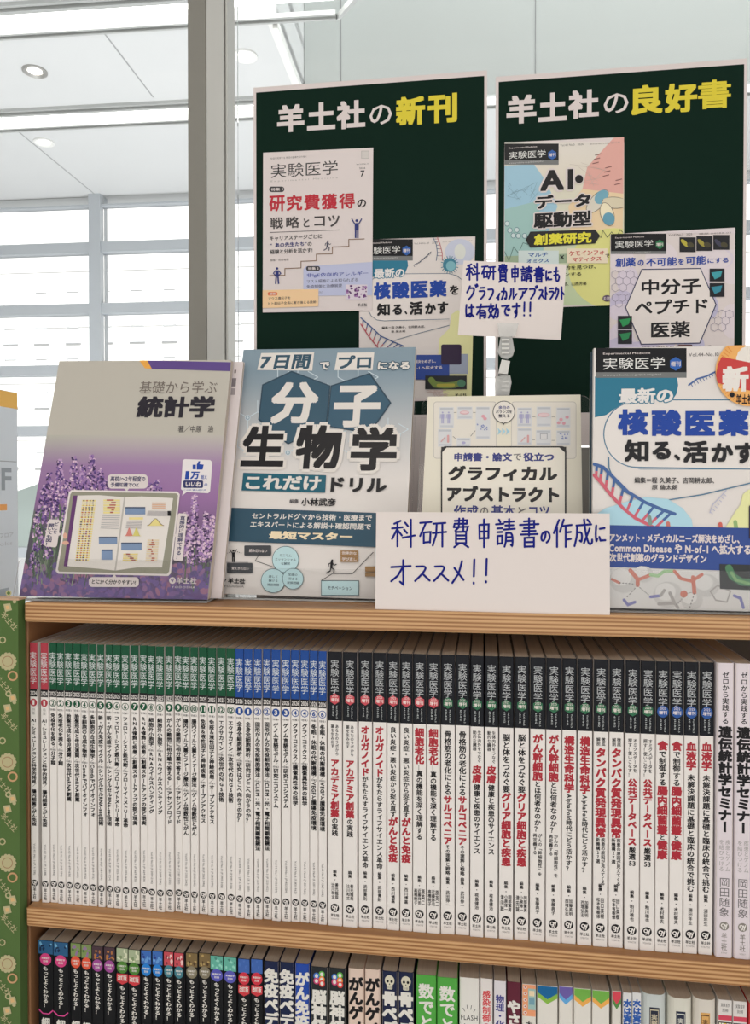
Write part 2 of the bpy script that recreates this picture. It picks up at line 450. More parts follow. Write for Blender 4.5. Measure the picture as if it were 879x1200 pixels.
# ================================================================== THE SETTING
RY = math.radians(2.2)                                   # the hall is turned a little against the shelf
CEIL = 3.0
def rstruct(name, geo, mats, parent=None):
    o = geo.build(name, mats, parent, None, RY if parent is None else 0)
    if parent is None: o['kind'] = 'structure'
    return o
M_CEIL = plain('ceiling_panel', (0.67, 0.68, 0.68), 0.6, noise=0.02, nscale=3)
M_FLOOR = plain('floor_tile', (0.46, 0.44, 0.41), 0.35, noise=0.06, nscale=6)
M_RAIL = plain('aluminium_rail', (0.52, 0.53, 0.52), 0.35, 0.3)
M_SEAM = plain('panel_seam', (0.36, 0.37, 0.37), 0.7)
M_FRAME = plain('window_frame_grey', (0.47, 0.50, 0.53), 0.45)
M_WALL = plain('white_wall_panel', (0.62, 0.65, 0.63), 0.5, noise=0.015, nscale=2)
M_POST_SHADE = plain('post_shaded_tone', (0.25, 0.24, 0.21), 0.4)
M_POST_LIT = plain('post_lit_tone', (0.56, 0.56, 0.53), 0.4)
M_TROUGH = plain('white_trough', (0.8, 0.8, 0.78), 0.5)
M_TUBE = emit('lamp_diffuser', (1.0, 0.99, 0.95), 4.0)
M_STEEL = plain('brushed_steel', (0.42, 0.41, 0.39), 0.35, 0.6)
M_LAMP = emit('downlight_lamp', (1.0, 0.95, 0.85), 6.0)

g = Geo(); g.box(-6, -5, -0.1, 4, 4.2, 0); rstruct('floor', g, M_FLOOR)
# ceiling: panels with recessed light bands left open between them, and a back sheet above
STRIPS = [(2.47, 2.575, -6.0, -0.395), (3.145, 3.245, -6.0, 4.0)]
g = Geo()
g.box(-6, -5, CEIL, 4, 2.40, CEIL + 0.04); g.box(-6, 2.40, CEIL, -0.395, 2.47, CEIL + 0.04); g.box(-6, 2.575, CEIL, -0.60, 3.145, CEIL + 0.04); g.box(-6, 3.245, CEIL, 4, 4.2, CEIL + 0.04)
g.box(-0.60, 3.10, CEIL, 4, 3.145, CEIL + 0.04)
g.box(-6, -5, CEIL + 0.16, 4, 2.40, CEIL + 0.2); g.box(-6, 2.40, CEIL + 0.16, -0.60, 4.2, CEIL + 0.2); g.box(-0.60, 3.10, CEIL + 0.16, 4, 4.2, CEIL + 0.2)
g.box(-0.60, 2.40, CEIL + 0.04, -0.395, 2.575, CEIL + 0.07)
g.box(-0.612, 2.60, CEIL, -0.600, 3.10, 4.4)                 # fascia where the ceiling stops at the tall white wall
g.box(-6, -5, 4.4, 4, 4.3, 4.45)  # unseen roof added to keep the sun off the tall wall
def seam(x0, y0, x1, y1, w=0.006):                        # thin joints between the panels
    L = math.hypot(x1 - x0, y1 - y0); nx, ny = -(y1 - y0) / L * w / 2, (x1 - x0) / L * w / 2
    z = CEIL - 0.0006
    g.add([(x0 + nx, y0 + ny, z), (x1 + nx, y1 + ny, z), (x1 - nx, y1 - ny, z), (x0 - nx, y0 - ny, z)], [(0, 1, 2, 3)], mat=1)
for sx in (-2.43, -1.222): seam(sx, 2.60, sx, 3.07)
for sx in (-3.15, -1.94, -0.73, 0.48): seam(sx, 3.27, sx, 4.05)
rstruct('ceiling', g, [M_CEIL, M_SEAM])
def strip_light(i, y0, y1, x0, x1, label):
    t = thing('ceiling_light', label, 'ceiling light', (0, 0, 0), (0, 0, RY), 'bright light bands in the ceiling')
    g = Geo(); g.box(x0, y0 + .004, CEIL + .03, x1 - .004, y1 - .004, CEIL + .04); g.build('diffuser', M_TUBE, t)
    g = Geo()
    for a, b, h in ((y0 - .045, y0 - .033, .012), (y0 - .026, y0 - .014, .02), (y0 - .010, y0, .014), (y1, y1 + .010, .014), (y1 + .016, y1 + .024, .02)):
        g.box(x0, a, CEIL - h, x1, b, CEIL + .001)
    if i == 0:
        g.add([(x1, y1 + .024, CEIL - .02), (x1 + .012, y1 + .024, CEIL - .02), (x1 + .10, y1 - .09, CEIL - .02), (x1 + .08, y1 - .09, CEIL - .02),
               (x1, y1 + .024, CEIL), (x1 + .012, y1 + .024, CEIL), (x1 + .10, y1 - .09, CEIL), (x1 + .08, y1 - .09, CEIL)],
              [(3, 2, 1, 0), (4, 5, 6, 7), (0, 1, 5, 4), (1, 2, 6, 5), (2, 3, 7, 6), (3, 0, 4, 7)])
    g.build('frame', M_RAIL, t)
strip_light(0, *STRIPS[0], 'bright ceiling light band nearest the camera, ending in an angled corner')
strip_light(1, *STRIPS[1], 'bright ceiling light band further back, nearer the big window')
# bright trim running away on the ceiling beside the white wall
g = Geo(); g.box(-0.634, 2.605, CEIL - .012, -0.616, 3.07, CEIL); g.box(-0.615, 2.605, CEIL - .03, -0.598, 3.07, CEIL)
rstruct('trim_1', g, M_TROUGH)
# white wall panels hanging on the right
g = Geo()
g.box(-0.5985, 3.08, 2.945, 4.0, 3.099, 4.4)
for X in (-0.45, 0.315, 1.144): g.box(X - .002, 3.0790, 2.946, X + .002, 3.0799, 4.399, mat=1)
rstruct('wall_right', g, [M_WALL, M_SEAM])

# window wall far behind
WY = 4.06
XS = [-5.21, -4.116, -3.022, -1.939, -0.5, 0.6, 1.7, 2.8, 3.9]
BARS = [2.96, 2.714, 2.382, 2.05, 1.719, 1.049, 0.38]
win = Geo().build('window_1', M_FRAME, None, None, RY); win['kind'] = 'structure'
for x in XS:
    g = Geo(); g.box(x - .033, WY - .03, 0, x + .033, WY + .06, CEIL); g.build('window_frame', M_FRAME, win)
for z in BARS[1:]:
    g = Geo(); g.box(-6, WY - .022, z - .028, 4, WY + .04, z + .028); g.build('window_frame', M_FRAME, win)
g = Geo(); g.box(-6, WY - .02, 2.936, 4, WY + .03, 2.946); g.build('window_frame', M_FRAME, win)
for a, b in zip(XS, XS[1:]):
    g = Geo(); g.box(a + .033, WY + .012, 0.05, b - .033, WY + .018, CEIL); g.build('pane', GLASS, win)

# partition: post, its shaded and lit faces put into the colour, and its glass
g = Geo()
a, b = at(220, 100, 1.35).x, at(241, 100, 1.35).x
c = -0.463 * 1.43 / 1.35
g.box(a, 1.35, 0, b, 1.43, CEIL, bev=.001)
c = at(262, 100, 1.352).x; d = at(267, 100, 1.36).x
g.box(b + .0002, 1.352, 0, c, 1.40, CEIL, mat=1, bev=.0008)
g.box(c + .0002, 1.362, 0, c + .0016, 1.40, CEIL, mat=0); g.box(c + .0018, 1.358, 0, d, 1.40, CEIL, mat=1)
o = g.build('trim_2', [M_POST_SHADE, M_POST_LIT]); o['kind'] = 'structure'
b = d - .012
pw = bpy.data.objects.new('window_2', None); COL.objects.link(pw); pw['kind'] = 'structure'
g = Geo(); g.box(-2.2, 1.415, 0, a - .002, 1.421, CEIL); g.build('pane', GLASS, pw)
g = Geo(); g.box(b + .012, 1.415, 0, 1.8, 1.421, CEIL); g.build('pane', GLASS, pw)

# downlights
def downlight(x, y, label, tilt):
    t = thing('downlight', label, 'downlight', (x, y, CEIL), (0, 0, RY), 'round downlights in the ceiling')
    g = Geo(); g.lathe([(.046, 0), (.046, -.006), (.041, -.008), (.028, -.003), (.027, .0)], 28); g.build('ring', M_STEEL if tilt else M_TROUGH, t)
    g = Geo(); g.lathe([(.0, -.0025), (.015, -.0035), (.023, -.002), (.026, -.0005)], 24); g.build('lamp', M_LAMP, t)
def rot(x, y): return x * math.cos(RY) - y * math.sin(RY), x * math.sin(RY) + y * math.cos(RY)
downlight(*rot(-1.596, 2.831), 'round steel ringed downlight left of the post', True)
downlight(*rot(-1.88, 3.41), 'round white downlight near the big window', False)
downlight(*rot(-0.768, 2.81), 'round white downlight right of the post', False)

# sunlit office building across the street
M_FAC = plain('white_facade', (0.85, 0.85, 0.84), 0.8)
M_FACW = plain('facade_window', (0.58, 0.60, 0.62), 0.6)
bd = thing('office_building', 'pale sunlit office building seen through the big window', 'building', (*rot(0, 30), 0), (0, 0, RY))
g = Geo(); g.box(-30, 0, 0, 25, 8, 22); g.build('wall', M_FAC, bd)
g = Geo()
for z in (10.2, 7.95, 5.7, 3.4): g.box(-30, -.03, z, 25, 0, z + .06)
g.build('ledge', M_FAC, bd)
for c in range(16):
    for wz in (8.8, 7.35, 6.1, 4.75, 2.3, 1.0):
        g = Geo(); X = -18.3 + c * 1.345
        g.box(X - .06, -.07, wz - .05, X + .60, 0.01, wz + .02); g.box(X, -.03, wz + .58, X + .54, .01, wz + .63)
        g.box(X, -.03, wz, X + .04, .01, wz + .6); g.box(X + .5, -.03, wz, X + .54, .01, wz + .6)
        g.build('window', M_FACW, bd)
# pale green sloping canopy outside, low at the left
cn = thing('canopy', 'pale green sloping canopy outside the window at left', 'canopy', (*rot(-2.9, 4.6), 0), (0, 0, RY))
g = Geo(); g.prism([(-1.2, 1.0), (0.9, 1.0), (0.9, 1.62), (-.35, 1.22), (-1.2, 1.0)][:4], 0, .5); g.build('roof', plain('pale_green_sheet', (0.62, 0.70, 0.66), 0.6), cn)
g = Geo(); g.box(-.9, .2, 0, -.8, .3, 1.0); g.box(.7, .2, 0, .8, .3, 1.0); g.build('leg', M_FRAME, cn)

# ================================================================== THE BOOKSHELF
TOP, MID, THK = 1.2880, 0.9850, 0.0190
SP = 0.715                                                # the plane of the spines
LOW_TOP = 0.9440; LOW = LOW_TOP - 0.2615
shelf = thing('bookshelf', 'pine bookshelf with two rows of upright books', 'bookshelf', (0, 0.85, 0))
def board(zt, name='shelf_board', x0=-0.4487, x1=0.448):
    g = Geo(); g.box(x0, .705 - .85, zt - THK, x1, .985 - .85, zt, bev=.0012); return g.build(name, WOOD, shelf)
board(TOP, 'top_board'); board(MID); board(LOW); board(0.34)
for xa, xb in ((-0.4580, -0.4522), (0.449, 0.467)):
    g = Geo(); g.box(xa, .7165 - .85, 0, xb, .99 - .85, TOP - THK - .0002, bev=.001); g.build('upright', WOODV, shelf)
g = Geo(); g.box(-0.452, .985 - .85, 0.0, 0.449, .990 - .85, TOP - THK - .0004); g.build('back_panel', plain('dark_back_panel', k(70, 60, 50), 0.7), shelf)

# ------------------------------------------------------------------ spine books
def softcover(name, label, w, h, d, bands, art=None, side=(0.6, 0.6, 0.6), r=.0011, group=None, mat=None, loc=(0, 0, 0), cat='magazine', topround=0):
    """U-shaped cover with rounded spine corners round a block of pages; bands = [(z0, z1, colour)]"""
    t = thing(name, label, cat, loc, (0, 0, 0), group)
    c = .0004; hw = w / 2
    arc = [math.radians(a) for a in (0, 22.5, 45, 67.5, 90)]
    def path(o):
        rr = r - o
        return ([(-hw + o, d)] + [(-hw + r - rr * math.cos(a), r - rr * math.sin(a)) for a in arc] +
                [(hw - r + rr * math.sin(a), r - rr * math.cos(a)) for a in arc] + [(hw - o, d)])
    po, pi = path(0), path(min(c, r * .6)); n = len(po)
    g = Geo()
    for z0, z1, col in bands:
        vs_ = [(x, y, z) for z in (z0, z1) for x, y in po]
        for i in range(n - 1):
            flat = i not in (0, n - 2)
            g.add([vs_[i], vs_[i + 1], vs_[n + i + 1], vs_[n + i]], [(0, 1, 2, 3)], col if flat else side)
    vs_ = [(x, y, z) for z in (0, h) for x, y in pi]
    g.add(vs_, [(i + 1, i, n + i, n + i + 1) for i in range(n - 1)], (0.7, 0.7, 0.7))
    for z, fl in ((0, 1), (h, 0)):
        vs_ = [(x, y, z) for x, y in po] + [(x, y, z) for x, y in pi]
        g.add(vs_, [((i, i + 1, n + i + 1, n + i) if not fl else (n + i, n + i + 1, i + 1, i)) for i in range(n - 1)], bands[-1][2] if z else bands[0][2])
    if art:
        a = Art(g, lambda x, y: (x / 1000, h * (1 - y / 264.5)), 0.0); art(a, w * 1000)
    g.build('cover', mat or SPINE, t)
    g = Geo(); e = c + .0001
    if r > .004:
        p = [(-hw + e, d - .0004)] + [(x * .97, y + e) for x, y in po[1:-1]] + [(hw - e, d - .0004)]
        m = len(p)
        vs_ = [(x, y, z) for z in (.0004, h - .0006) for x, y in p]
        g.add(vs_, [tuple(range(m - 1, -1, -1)), tuple(range(m, 2 * m))] + [(i, (i + 1) % m, m + (i + 1) % m, m + i) for i in range(m)])
    else:
        g.box(-hw + e, e + .0004, .0004, hw - e, d - .0004, h - .0006)
    g.build('page_block', PAGES, t)
    return t

KB, KR, KG = k(22, 20, 23), k(164, 42, 54), k(150, 146, 144)
WHT = k(221, 216, 212); NAVY = k(11, 14, 22); LET = k(200, 205, 205)
GREEN, BLUE, REDB = k(17, 76, 50), k(25, 68, 138), k(166, 58, 70)
MH = 0.2610
def logo(a, x, y, r, col, bg_=None):
    """publisher's round mark: a dark disc with a light looped letter"""
    w = bg_ or WHT
    a.ell(x, y, r, r, col)
    a.ring(x - r * .28, y - r * .12, r * .34, r * .2, w, 12)
    a.line([(x + r * .05, y - r * .1), (x - r * .05, y + r * .55), (x - r * .35, y + r * .62)], r * .2, w)
    a.line([(x + r * .62, y - r * .55), (x + r * .25, y + r * .75)], r * .22, w)
    a.line([(x + r * .15, y - r * .45), (x + r * .38, y + r * .1)], r * .2, w)

def journal(num, band, year, title, end, vol):
    def art(a, w):
        cx = 0; s = 0.35
        a.text('実験医学', cx - 3.5, 9.5, cx + 3.5, 42, LET, 0.0, vert=True)
        a.rect(-w / 2 + .1, 47.5, w / 2 - .1, 55, KB)
        a.text(year, -3.4, 49.3, 3.4, 53.6, WHT, .02)
        solid = num in ('1', '3', '5', '7', '9', '11')
        if solid:
            a.ell(0, 61, 3.7, 3.9, band); a.text(num, -(1.0 if num == '1' else 1.5) - .9 * (len(num) > 1), 58.6, (1.0 if num == '1' else 1.5) + .9 * (len(num) > 1), 63.4, WHT, .012 if num == '1' else .03)
        else:
            a.ring(0, 61, 3.4, .65, band); a.text(num, -(1.0 if num == '1' else 1.5) - .9 * (len(num) > 1), 58.6, (1.0 if num == '1' else 1.5) + .9 * (len(num) > 1), 63.4, band, .03)
        y = 71
        if band is REDB:
            a.text('特集', -1.6, 66.5, 1.6, 73.5, KG, 0, vert=True); y = 77
        else:
            a.text('特集1', -3, 66.6, 3, 68.8, KB)
        t1, t2 = title.split('／')
        V, Fc, n1 = lay_v(t1); _, _, n2 = lay_v(t2)
        p = (end - y - 5.5) / (n1 + n2)
        y2 = a.flow(t1, 0, y, 5.2, KB, .034, y + n1 * p)
        a.line([(1.6, y2 + .3), (-1.6, y2 + 3)], .3, KB)
        if band is not REDB: a.text('特集2', -3, y2 + 3.2, 3, y2 + 5.2, KB)
        a.flow(t2, 0, y2 + 5.6, 5.2, KB, .034, end)
        V, Fc = lay_h(vol)
        L = max(q[0] for q in V); sc = 32 / L
        a.glyphs(V, Fc, lambda x_, c_: (-.8 + c_ * 2.8, 205 + x_ * sc), k(66, 62, 62))
        logo(a, 0, 245.5, 3.4, KB)
        a.text('羊土社', -1.7, 250, 1.7, 262, KB, .02, vert=True)
    return art
def special(badge, segs, eds, hexa=True):
    def art(a, w):
        a.text('実験医学', -4.0, 8, 4.0, 40.5, k(175, 178, 180), 0.0, vert=True)
        a.poly([(4.9 * math.cos(math.radians(q)), 45.5 + 5.4 * math.sin(math.radians(q))) for q in ((30, 90, 150, 210, 270, 330) if hexa else range(0, 360, 20))], badge)
        a.text('増刊', -3.4, 44.6, 3.4, 48, k(225, 215, 210), .02); a.text('2025', -2.6, 41.6, 2.6, 43.8, k(225, 215, 210))
        a.flow('{Vol.43 No.5}', 2, 51.5, 2.0, LET, 0, 64); a.flow('{651-812}', -1.6, 51.5, 2.0, LET, 0, 62)
        y = 70
        for col, size, t in segs:
            c = {'r': KR, 'k': KB, 'g': KG}[col]
            if t == '': y += size; continue
            if '|' in t:
                p, q = t.split('|'); ya = a.flow(p, size * .56, y, size * .92, c, .02, y + len(p) * size); yb = a.flow(q, -size * .56, y, size * .92, c, .02, y + len(q) * size); y = max(ya, yb)
            else:
                y = a.flow(t, 0, y, size * 1.02, c, .045 if col == 'r' else .03, y + lay_v(t)[2] * size)
        n = max(len(q) for q in eds); y0 = 238.5 - n * 3.9
        a.flow('編集', 0, y0 - 13, 3.6, KB, .02); a.ell(0, y0 - 3, .5, .5, KB, 8)
        m = len(eds)
        for i, e in enumerate(eds): a.flow(e, (m - 1) * 1.75 - i * 3.5, y0, 3.3 if m > 1 else 3.7, KB, .015, 238.5)
        logo(a, 0, 247, 4.1, KB)
        a.text('羊土社', -4, 252.6, 4, 255.6, KB, .02); a.text('9784758', -3.4, 257, 3.4, 258.6, KG)
    return art

X_of = lambda px: at(px, 760, SP).x
DEPTH = 0.182
G_J = 'white journals with coloured top bands on the middle shelf'
G_S = 'black topped journals on the middle shelf'
ISS = [('1', REDB, '2024', '[AI]・シミュレーションと科学的発見／腸内細菌とがん免疫', 187, 'Vol.42 No.1 (P.1-138)', 'red', 'AI simulation'),
       ('2', GREEN, '2025', '免疫老化を探る／分子糊', 124, 'Vol.43 No.3 (P.345-496)', 'green', ''),
       ('3', GREEN, '2025', '胎盤形成と母児連関／次世代{mRNA}創薬', 160, 'Vol.43 No.4 (P.479-630)', 'green', ''),
       ('4', GREEN, '2025', '多細胞の合成生物学／{Conda}でバイオインフォ', 174, 'Vol.43 No.6 (P.849-976)', 'green', ''),
       ('5', GREEN, '2025', '新・がん免疫サイクル／シングルセル{RNA-seq}技術', 182, 'Vol.43 No.8 (P.1181-1324)', 'green', ''),
       ('6', GREEN, '2025', 'フェロトーシスと鉄代謝／フローサイトメトリー革命', 182, 'Vol.43 No.9 (P.1325-1466)', 'green', ''),
       ('7', GREEN, '2025', 'RNA修飾と疾患／創薬スタートアップの掟と現実', 180, 'Vol.43 No.11 (P.1669-1820)', 'green', ''),
       ('8', GREEN, '2025', '細胞外小胞学／RNAウイルスハンティング', 167, 'Vol.43 No.13 (P.2009-2146)', 'green', ''),
       ('9', GREEN, '2025', 'がんの難問に相分離で答える！／アセンブロイド', 177, 'Vol.43 No.14 (P.2187-2320)', 'green', ''),
       ('10', GREEN, '2025', '腸内ウイルス叢とファージ療法／ゲノム倍数性とがん', 187, 'Vol.43 No.16 (P.2515-2642)', 'green', ''),
       ('11', GREEN, '2025', '免疫＆液性因子と神経疾患／オープンアクセス', 174, 'Vol.43 No.18 (P.2865-2996)', 'green', ''),
       ('12', GREEN, '2025', 'エクサカイン／次世代のNGS技術', 152, 'Vol.43 No.19 (P.2997-3128)', 'green', ''),
       ('1', BLUE, '2026', '全身全細胞解析／研究はどこへ向かうのか？', 170, 'Vol.44 No.1 (P.1-130)', 'blue', ''),
       ('2', BLUE, '2026', '固形がんの免疫細胞療法／{CLEM}：光・電子相関顕微鏡法', 197, 'Vol.44 No.3 (P.323-452)', 'blue', ''),
       ('3', BLUE, '2026', 'ゲノム言語モデル／研究エコシステム', 154, 'Vol.44 No.4 (P.453-584)', 'blue', ''),
       ('4', BLUE, '2026', 'グライコミクス／鏡像異性体の科学', 151, 'Vol.44 No.6 (P.831-962)', 'blue', ''),
       ('6', BLUE, '2026', '冬眠・休眠の代謝機構／{VEGF}と腫瘍免疫環境', 174, 'Vol.44 No.9 (P.1307-1436)', 'blue', '')]
EJ = [33, 46.8, 56, 65.5, 74.5, 84, 94, 103, 112, 123, 131.5, 141.5, 152, 162, 171.5, 182, 192, 202.5, 212, 221.5, 231.5, 242, 252.7, 264, 275, 285.5, 296, 307, 317, 329, 340, 351, 362, 372.5, 382.8]
n_solid = ('1', '3', '5', '7', '9', '11')
for i, (num, band, year, title, end, vol, cname, extra) in enumerate(ISS):
    e = EJ[2 * i:2 * i + 3]
    xs = [X_of(q) for q in e]
    if i == 0: xs1 = X_of(43.8); spans = [(xs[0], xs1), (xs[1], xs[2])]
    else: spans = [(xs[0], xs[1]), (xs[1], xs[2])]
    w = min(b - a for a, b in spans) - .00035
    yr = '' if num not in '1' else (' marked 2024' if band is REDB else ' marked 2026')
    lab = 'white journal with %s top band and %s number %s%s' % (cname, 'solid' if num in n_solid else 'outlined', num, yr)
    bands = [(0, MH - .0475, WHT), (MH - .0475, MH, band)]
    t = softcover('journal', 'left copy of the ' + lab, w, MH, DEPTH, bands, journal(num, band, year, title, end, vol), WHT, group=G_J,
                  loc=((spans[0][0] + spans[0][1]) / 2, SP + random.uniform(0, .0022), MID + .0003))
    dup(t, ((spans[1][0] + spans[1][1]) / 2 - t.location.x, random.uniform(-.001, .0018), 0), 'right copy of the ' + lab)
BR, BG, BB = k(190, 74, 84), k(44, 104, 72), k(40, 82, 150)
SPEC = [(BR, [('k', 3.75, 'あなたのラボから|薬を生み出す'), ('k', 3, ''), ('r', 8.1, 'アカデミア創薬'), ('k', 6, 'の実践')], ['善光龍哉', '辻川和丈'], 'academic drug discovery, red badge'),
        (BR, [('r', 8.1, 'オルガノイド'), ('k', 5.9, 'がもたらすライフサイエンス革命')], ['武部貴則'], 'organoids, red badge'),
        (BR, [('k', 5.75, '良い炎症・悪い炎症から捉え直す'), ('r', 8.6, 'がんと免疫')], ['西川博嘉'], 'inflammation and cancer immunity, red badge'),
        (BR, [('r', 8.6, '細胞老化'), ('g', 1, ''), ('g', 5, '—'), ('k', 6.0, '真の機能を深く理解する')], ['原英二', '近藤祥司', '高橋暁子'], 'cell ageing, red badge'),
        (BG, [('k', 1.5, ''), ('k', 6.8, '骨格筋の老化による'), ('r', 7.8, 'サルコペニア'), ('k', 4.1, 'その理解と戦略')], ['武田伸一'], 'sarcopenia of ageing muscle, green badge'),
        (BG, [('k', 3.8, '生体内外をつなぐ|動的な臓器'), ('k', 2, ''), ('r', 8.4, '皮膚'), ('k', 1, ''), ('k', 6.0, '健康と疾患のサイエンス')], ['椛島健治'], 'skin, green badge'),
        (BG, [('k', 2, ''), ('k', 6.9, '脳と体をつなぐ要'), ('r', 8.6, 'グリア細胞と疾患')], ['岡部繁男', '小泉修一', '津田誠'], 'glia cells, green badge'),
        (BG, [('k', 1, ''), ('r', 8.7, 'がん幹細胞'), ('k', 6.0, 'とは何者なのか？'), ('k', 1, ''), ('k', 4.0, 'がんの「幹細胞性」を|再定義する')], ['後藤典子'], 'cancer stem cells, green badge'),
        (BG, [('k', 1.5, ''), ('r', 8.8, '構造生命科学'), ('k', 1, ''), ('k', 5.4, '{AlphaFold}時代にどう活かす？')], ['加藤英明', '西増弘志'], 'structural life science, green badge'),
        (BG, [('k', 1.5, ''), ('k', 3.9, '徹底|解剖'), ('k', 1.5, ''), ('r', 9.2, 'タンパク質発現異常'), ('k', 4.0, '疾患の原因が見えてくる！|新機構27選')], ['田口英樹', '松本有樹修'], 'abnormal protein expression, green badge'),
        (BG, [('k', 1, ''), ('k', 3.9, 'オミクスデータを|探す！使いこなす！'), ('k', 1.5, ''), ('r', 7.7, '公共データベース'), ('k', 1, ''), ('k', 6, '厳選[53]')], ['粕川雄也'], 'public databases, green badge'),
        (BB, [('k', 2, ''), ('r', 8.8, '食'), ('k', 6.4, 'で制御する'), ('r', 8.9, '腸内細菌叢'), ('k', 5, 'と'), ('r', 8.8, '健康')], ['木村郁夫'], 'food and gut flora, blue badge'),
        (BB, [('k', 2, ''), ('r', 8.6, '血液学'), ('k', 3.5, ''), ('k', 6.3, '未解決課題に基礎と臨床の統合で挑む')], ['須田年生'], 'haematology, blue badge')]
ES = [383.6, 401, 419.2, 436.4, 453, 468.5, 483.6, 499.8, 516.5, 533.5, 551, 567.5, 585, 602.5, 621.5, 640, 659, 676.7, 696, 713.7, 733, 751, 769, 785.6, 802.5, 820, 839]
for i, (bc, segs, eds, topic) in enumerate(SPEC):
    xs = [X_of(q) for q in ES[2 * i:2 * i + 3]]
    w = min(xs[1] - xs[0], xs[2] - xs[1]) - .0006
    bands = [(0, MH - .0655, WHT), (MH - .0655, MH, NAVY)]
    lab = 'black topped journal about ' + topic
    t = softcover('journal', 'left copy of the ' + lab, w, MH, DEPTH, bands, special(bc, segs, eds, bc is not BB), WHT, group=G_S,
                  loc=((xs[0] + xs[1]) / 2, SP + random.uniform(0, .0015), MID + .0003))
    dup(t, ((xs[1] + xs[2]) / 2 - t.location.x, random.uniform(-.0008, .0012), 0), 'right copy of the ' + lab)
def stat_spine(a, w):
    a.flow('ゼロから実践する', 0, 7.5, 5.9, KB, .02)
    a.flow('遺伝統計学セミナー', 0, 56.5, 11.4, KB, .05, 152)
    a.flow('疾患とゲノム', 2.6, 158, 4.5, KG, 0, 187); a.flow('を結びつける', -2.6, 158, 4.5, KG, 0, 187)
    a.flow('岡田随象', 0, 192, 9.2, k(95, 92, 92), 0, 228)
    logo(a, 0, 236, 3.9, k(130, 125, 118)); a.flow('羊土社', 0, 242, 5.2, k(120, 115, 108), .01, 258); a.text('97847', -2.5, 259.5, 2.5, 261, KG)
x0, x1 = X_of(839.6), X_of(861.2); w = x1 - x0 - .0007
bands = [(0, MH + .0005, k(212, 203, 208))]
t = softcover('seminar_book', 'white genetic statistics book next to the black topped journals', w, MH + .0005, DEPTH, bands, stat_spine, k(200, 195, 198), r=.0028, loc=((x0 + x1) / 2, SP - .001, MID + .0003), cat='book', group='white seminar books')
dup(t, (x1 - x0, 0, 0), 'white genetic statistics book at the right edge of the picture')

# ================================================================== THE LOWER ROW
LX = lambda px: at(px, 1140, SP + .004).x
WT = k(215, 212, 205); DK = k(14, 15, 19)
def badge_art(pic, bcol, kaitei, extra):
    def art(a, w):
        h = w / 2
        p1, p2, p3 = pic
        a.rect(-h + .3, .3, h - .3, 14, p1)
        for _ in range(9): a.ell(random.uniform(-h + 1.6, h - 1.6), random.uniform(2.4, 12), random.uniform(.8, 1.5), random.uniform(.8, 2.2), random.choice((p2, p3, p2)), 10)
        r = min(6.2, h - .4)
        y = 19.5
        a.ell(0, y, r, 6.2, bcol); a.text('実験医学', -r * .72, y - 2.2, r * .72, y - .2, WT, .02); a.text('別冊', -r * .42, y + .8, r * .42, y + 3, WT, .02)
        y = 26.5
        if kaitei:
            a.poly([(-h + .3, 26), (h - .3, 26), (h - .3, 34), (0, 37), (-h + .3, 34)], k(196, 58, 66)); a.text('改訂版', -h + 1.4, 27.5, h - 1.4, 33, WT, .03); y = 38
        a.flow('もっとよくわかる！', 0, y, 5.8, WT, .025, y + 9 * 4.75)
        y += 46
        if extra: a.line([(-h + .2, y - 1), (-h * .4, y + 3), (h * .4, y + 3), (h - .2, y - 1)], 1.2, k(205, 70, 140))
        a.flow('細胞死免疫代謝', 0, y + 7, min(9.5, w * .8), WT, .04)
    return art
def big_art(t, col, size, y, bold=.045, deco=None):
    def art(a, w):
        if deco: deco(a, w)
        a.flow(t, 0, y, size, col, bold)
    return art
def rings(a, w):
    for x, y, c in ((-2.6, 9, (60, 110, 190)), (-2.6, 14, (190, 60, 110)), (2.6, 7, (90, 170, 70)), (2.6, 12, (230, 130, 50)), (2.8, 16, (210, 60, 60))):
        a.ell(x, y, 2.9, 3.2, k(*c)); a.ell(x, y, 1.6, 1.9, WT)
def skull(a, w):
    a.ell(0, 9, 4.6, 5.2, k(205, 200, 180)); a.rect(-2.7, 11, 2.7, 17.5, k(205, 200, 180), 1)
    for s in (-1, 1): a.ell(s * 1.9, 9.8, 1.25, 1.4, DK, 10)
    a.poly([(0, 11.5), (.7, 13.2), (-.7, 13.2)], DK)
    for q in (-1.6, -.55, .55, 1.6): a.line([(q, 14.6), (q, 17)], .25, DK)
def flash(a, w):
    for i in range(12):
        t = math.radians(i * 30 + 15); a.line([(5.6 * math.cos(t), 38 + 8 * math.sin(t)), (8.2 * math.cos(t), 38 + 12.5 * math.sin(t))], .5, KB)
    a.rect(-8.6, 34, 8.6, 42, k(216, 213, 207)); a.text('FLASH', -7.6, 35.5, 7.6, 40.3, KB, .01)
def twotone(t1, c1, t2, c2, size, y):
    def art(a, w):
        q = a.flow(t1, 0, y, size, c1, .03); a.flow(t2, 0, q, size * .9, c2, .02)
    return art
def chevron(c1, c2, title):
    def art(a, w):
        h = w / 2 - .3
        for i, c in enumerate((c1, c2)):
            b = 12 - i * 4.5 if i == 0 else 12
        a.poly([(-h, 0.4), (h, .4), (h, 11), (0, 17), (-h, 11)], c2); a.poly([(-h, .4), (h, .4), (h, 6.5), (0, 12.5), (-h, 6.5)], c1)
        a.flow(title, 0, 36, min(9.5, w * .62), k(110, 98, 85), .05)
    return art
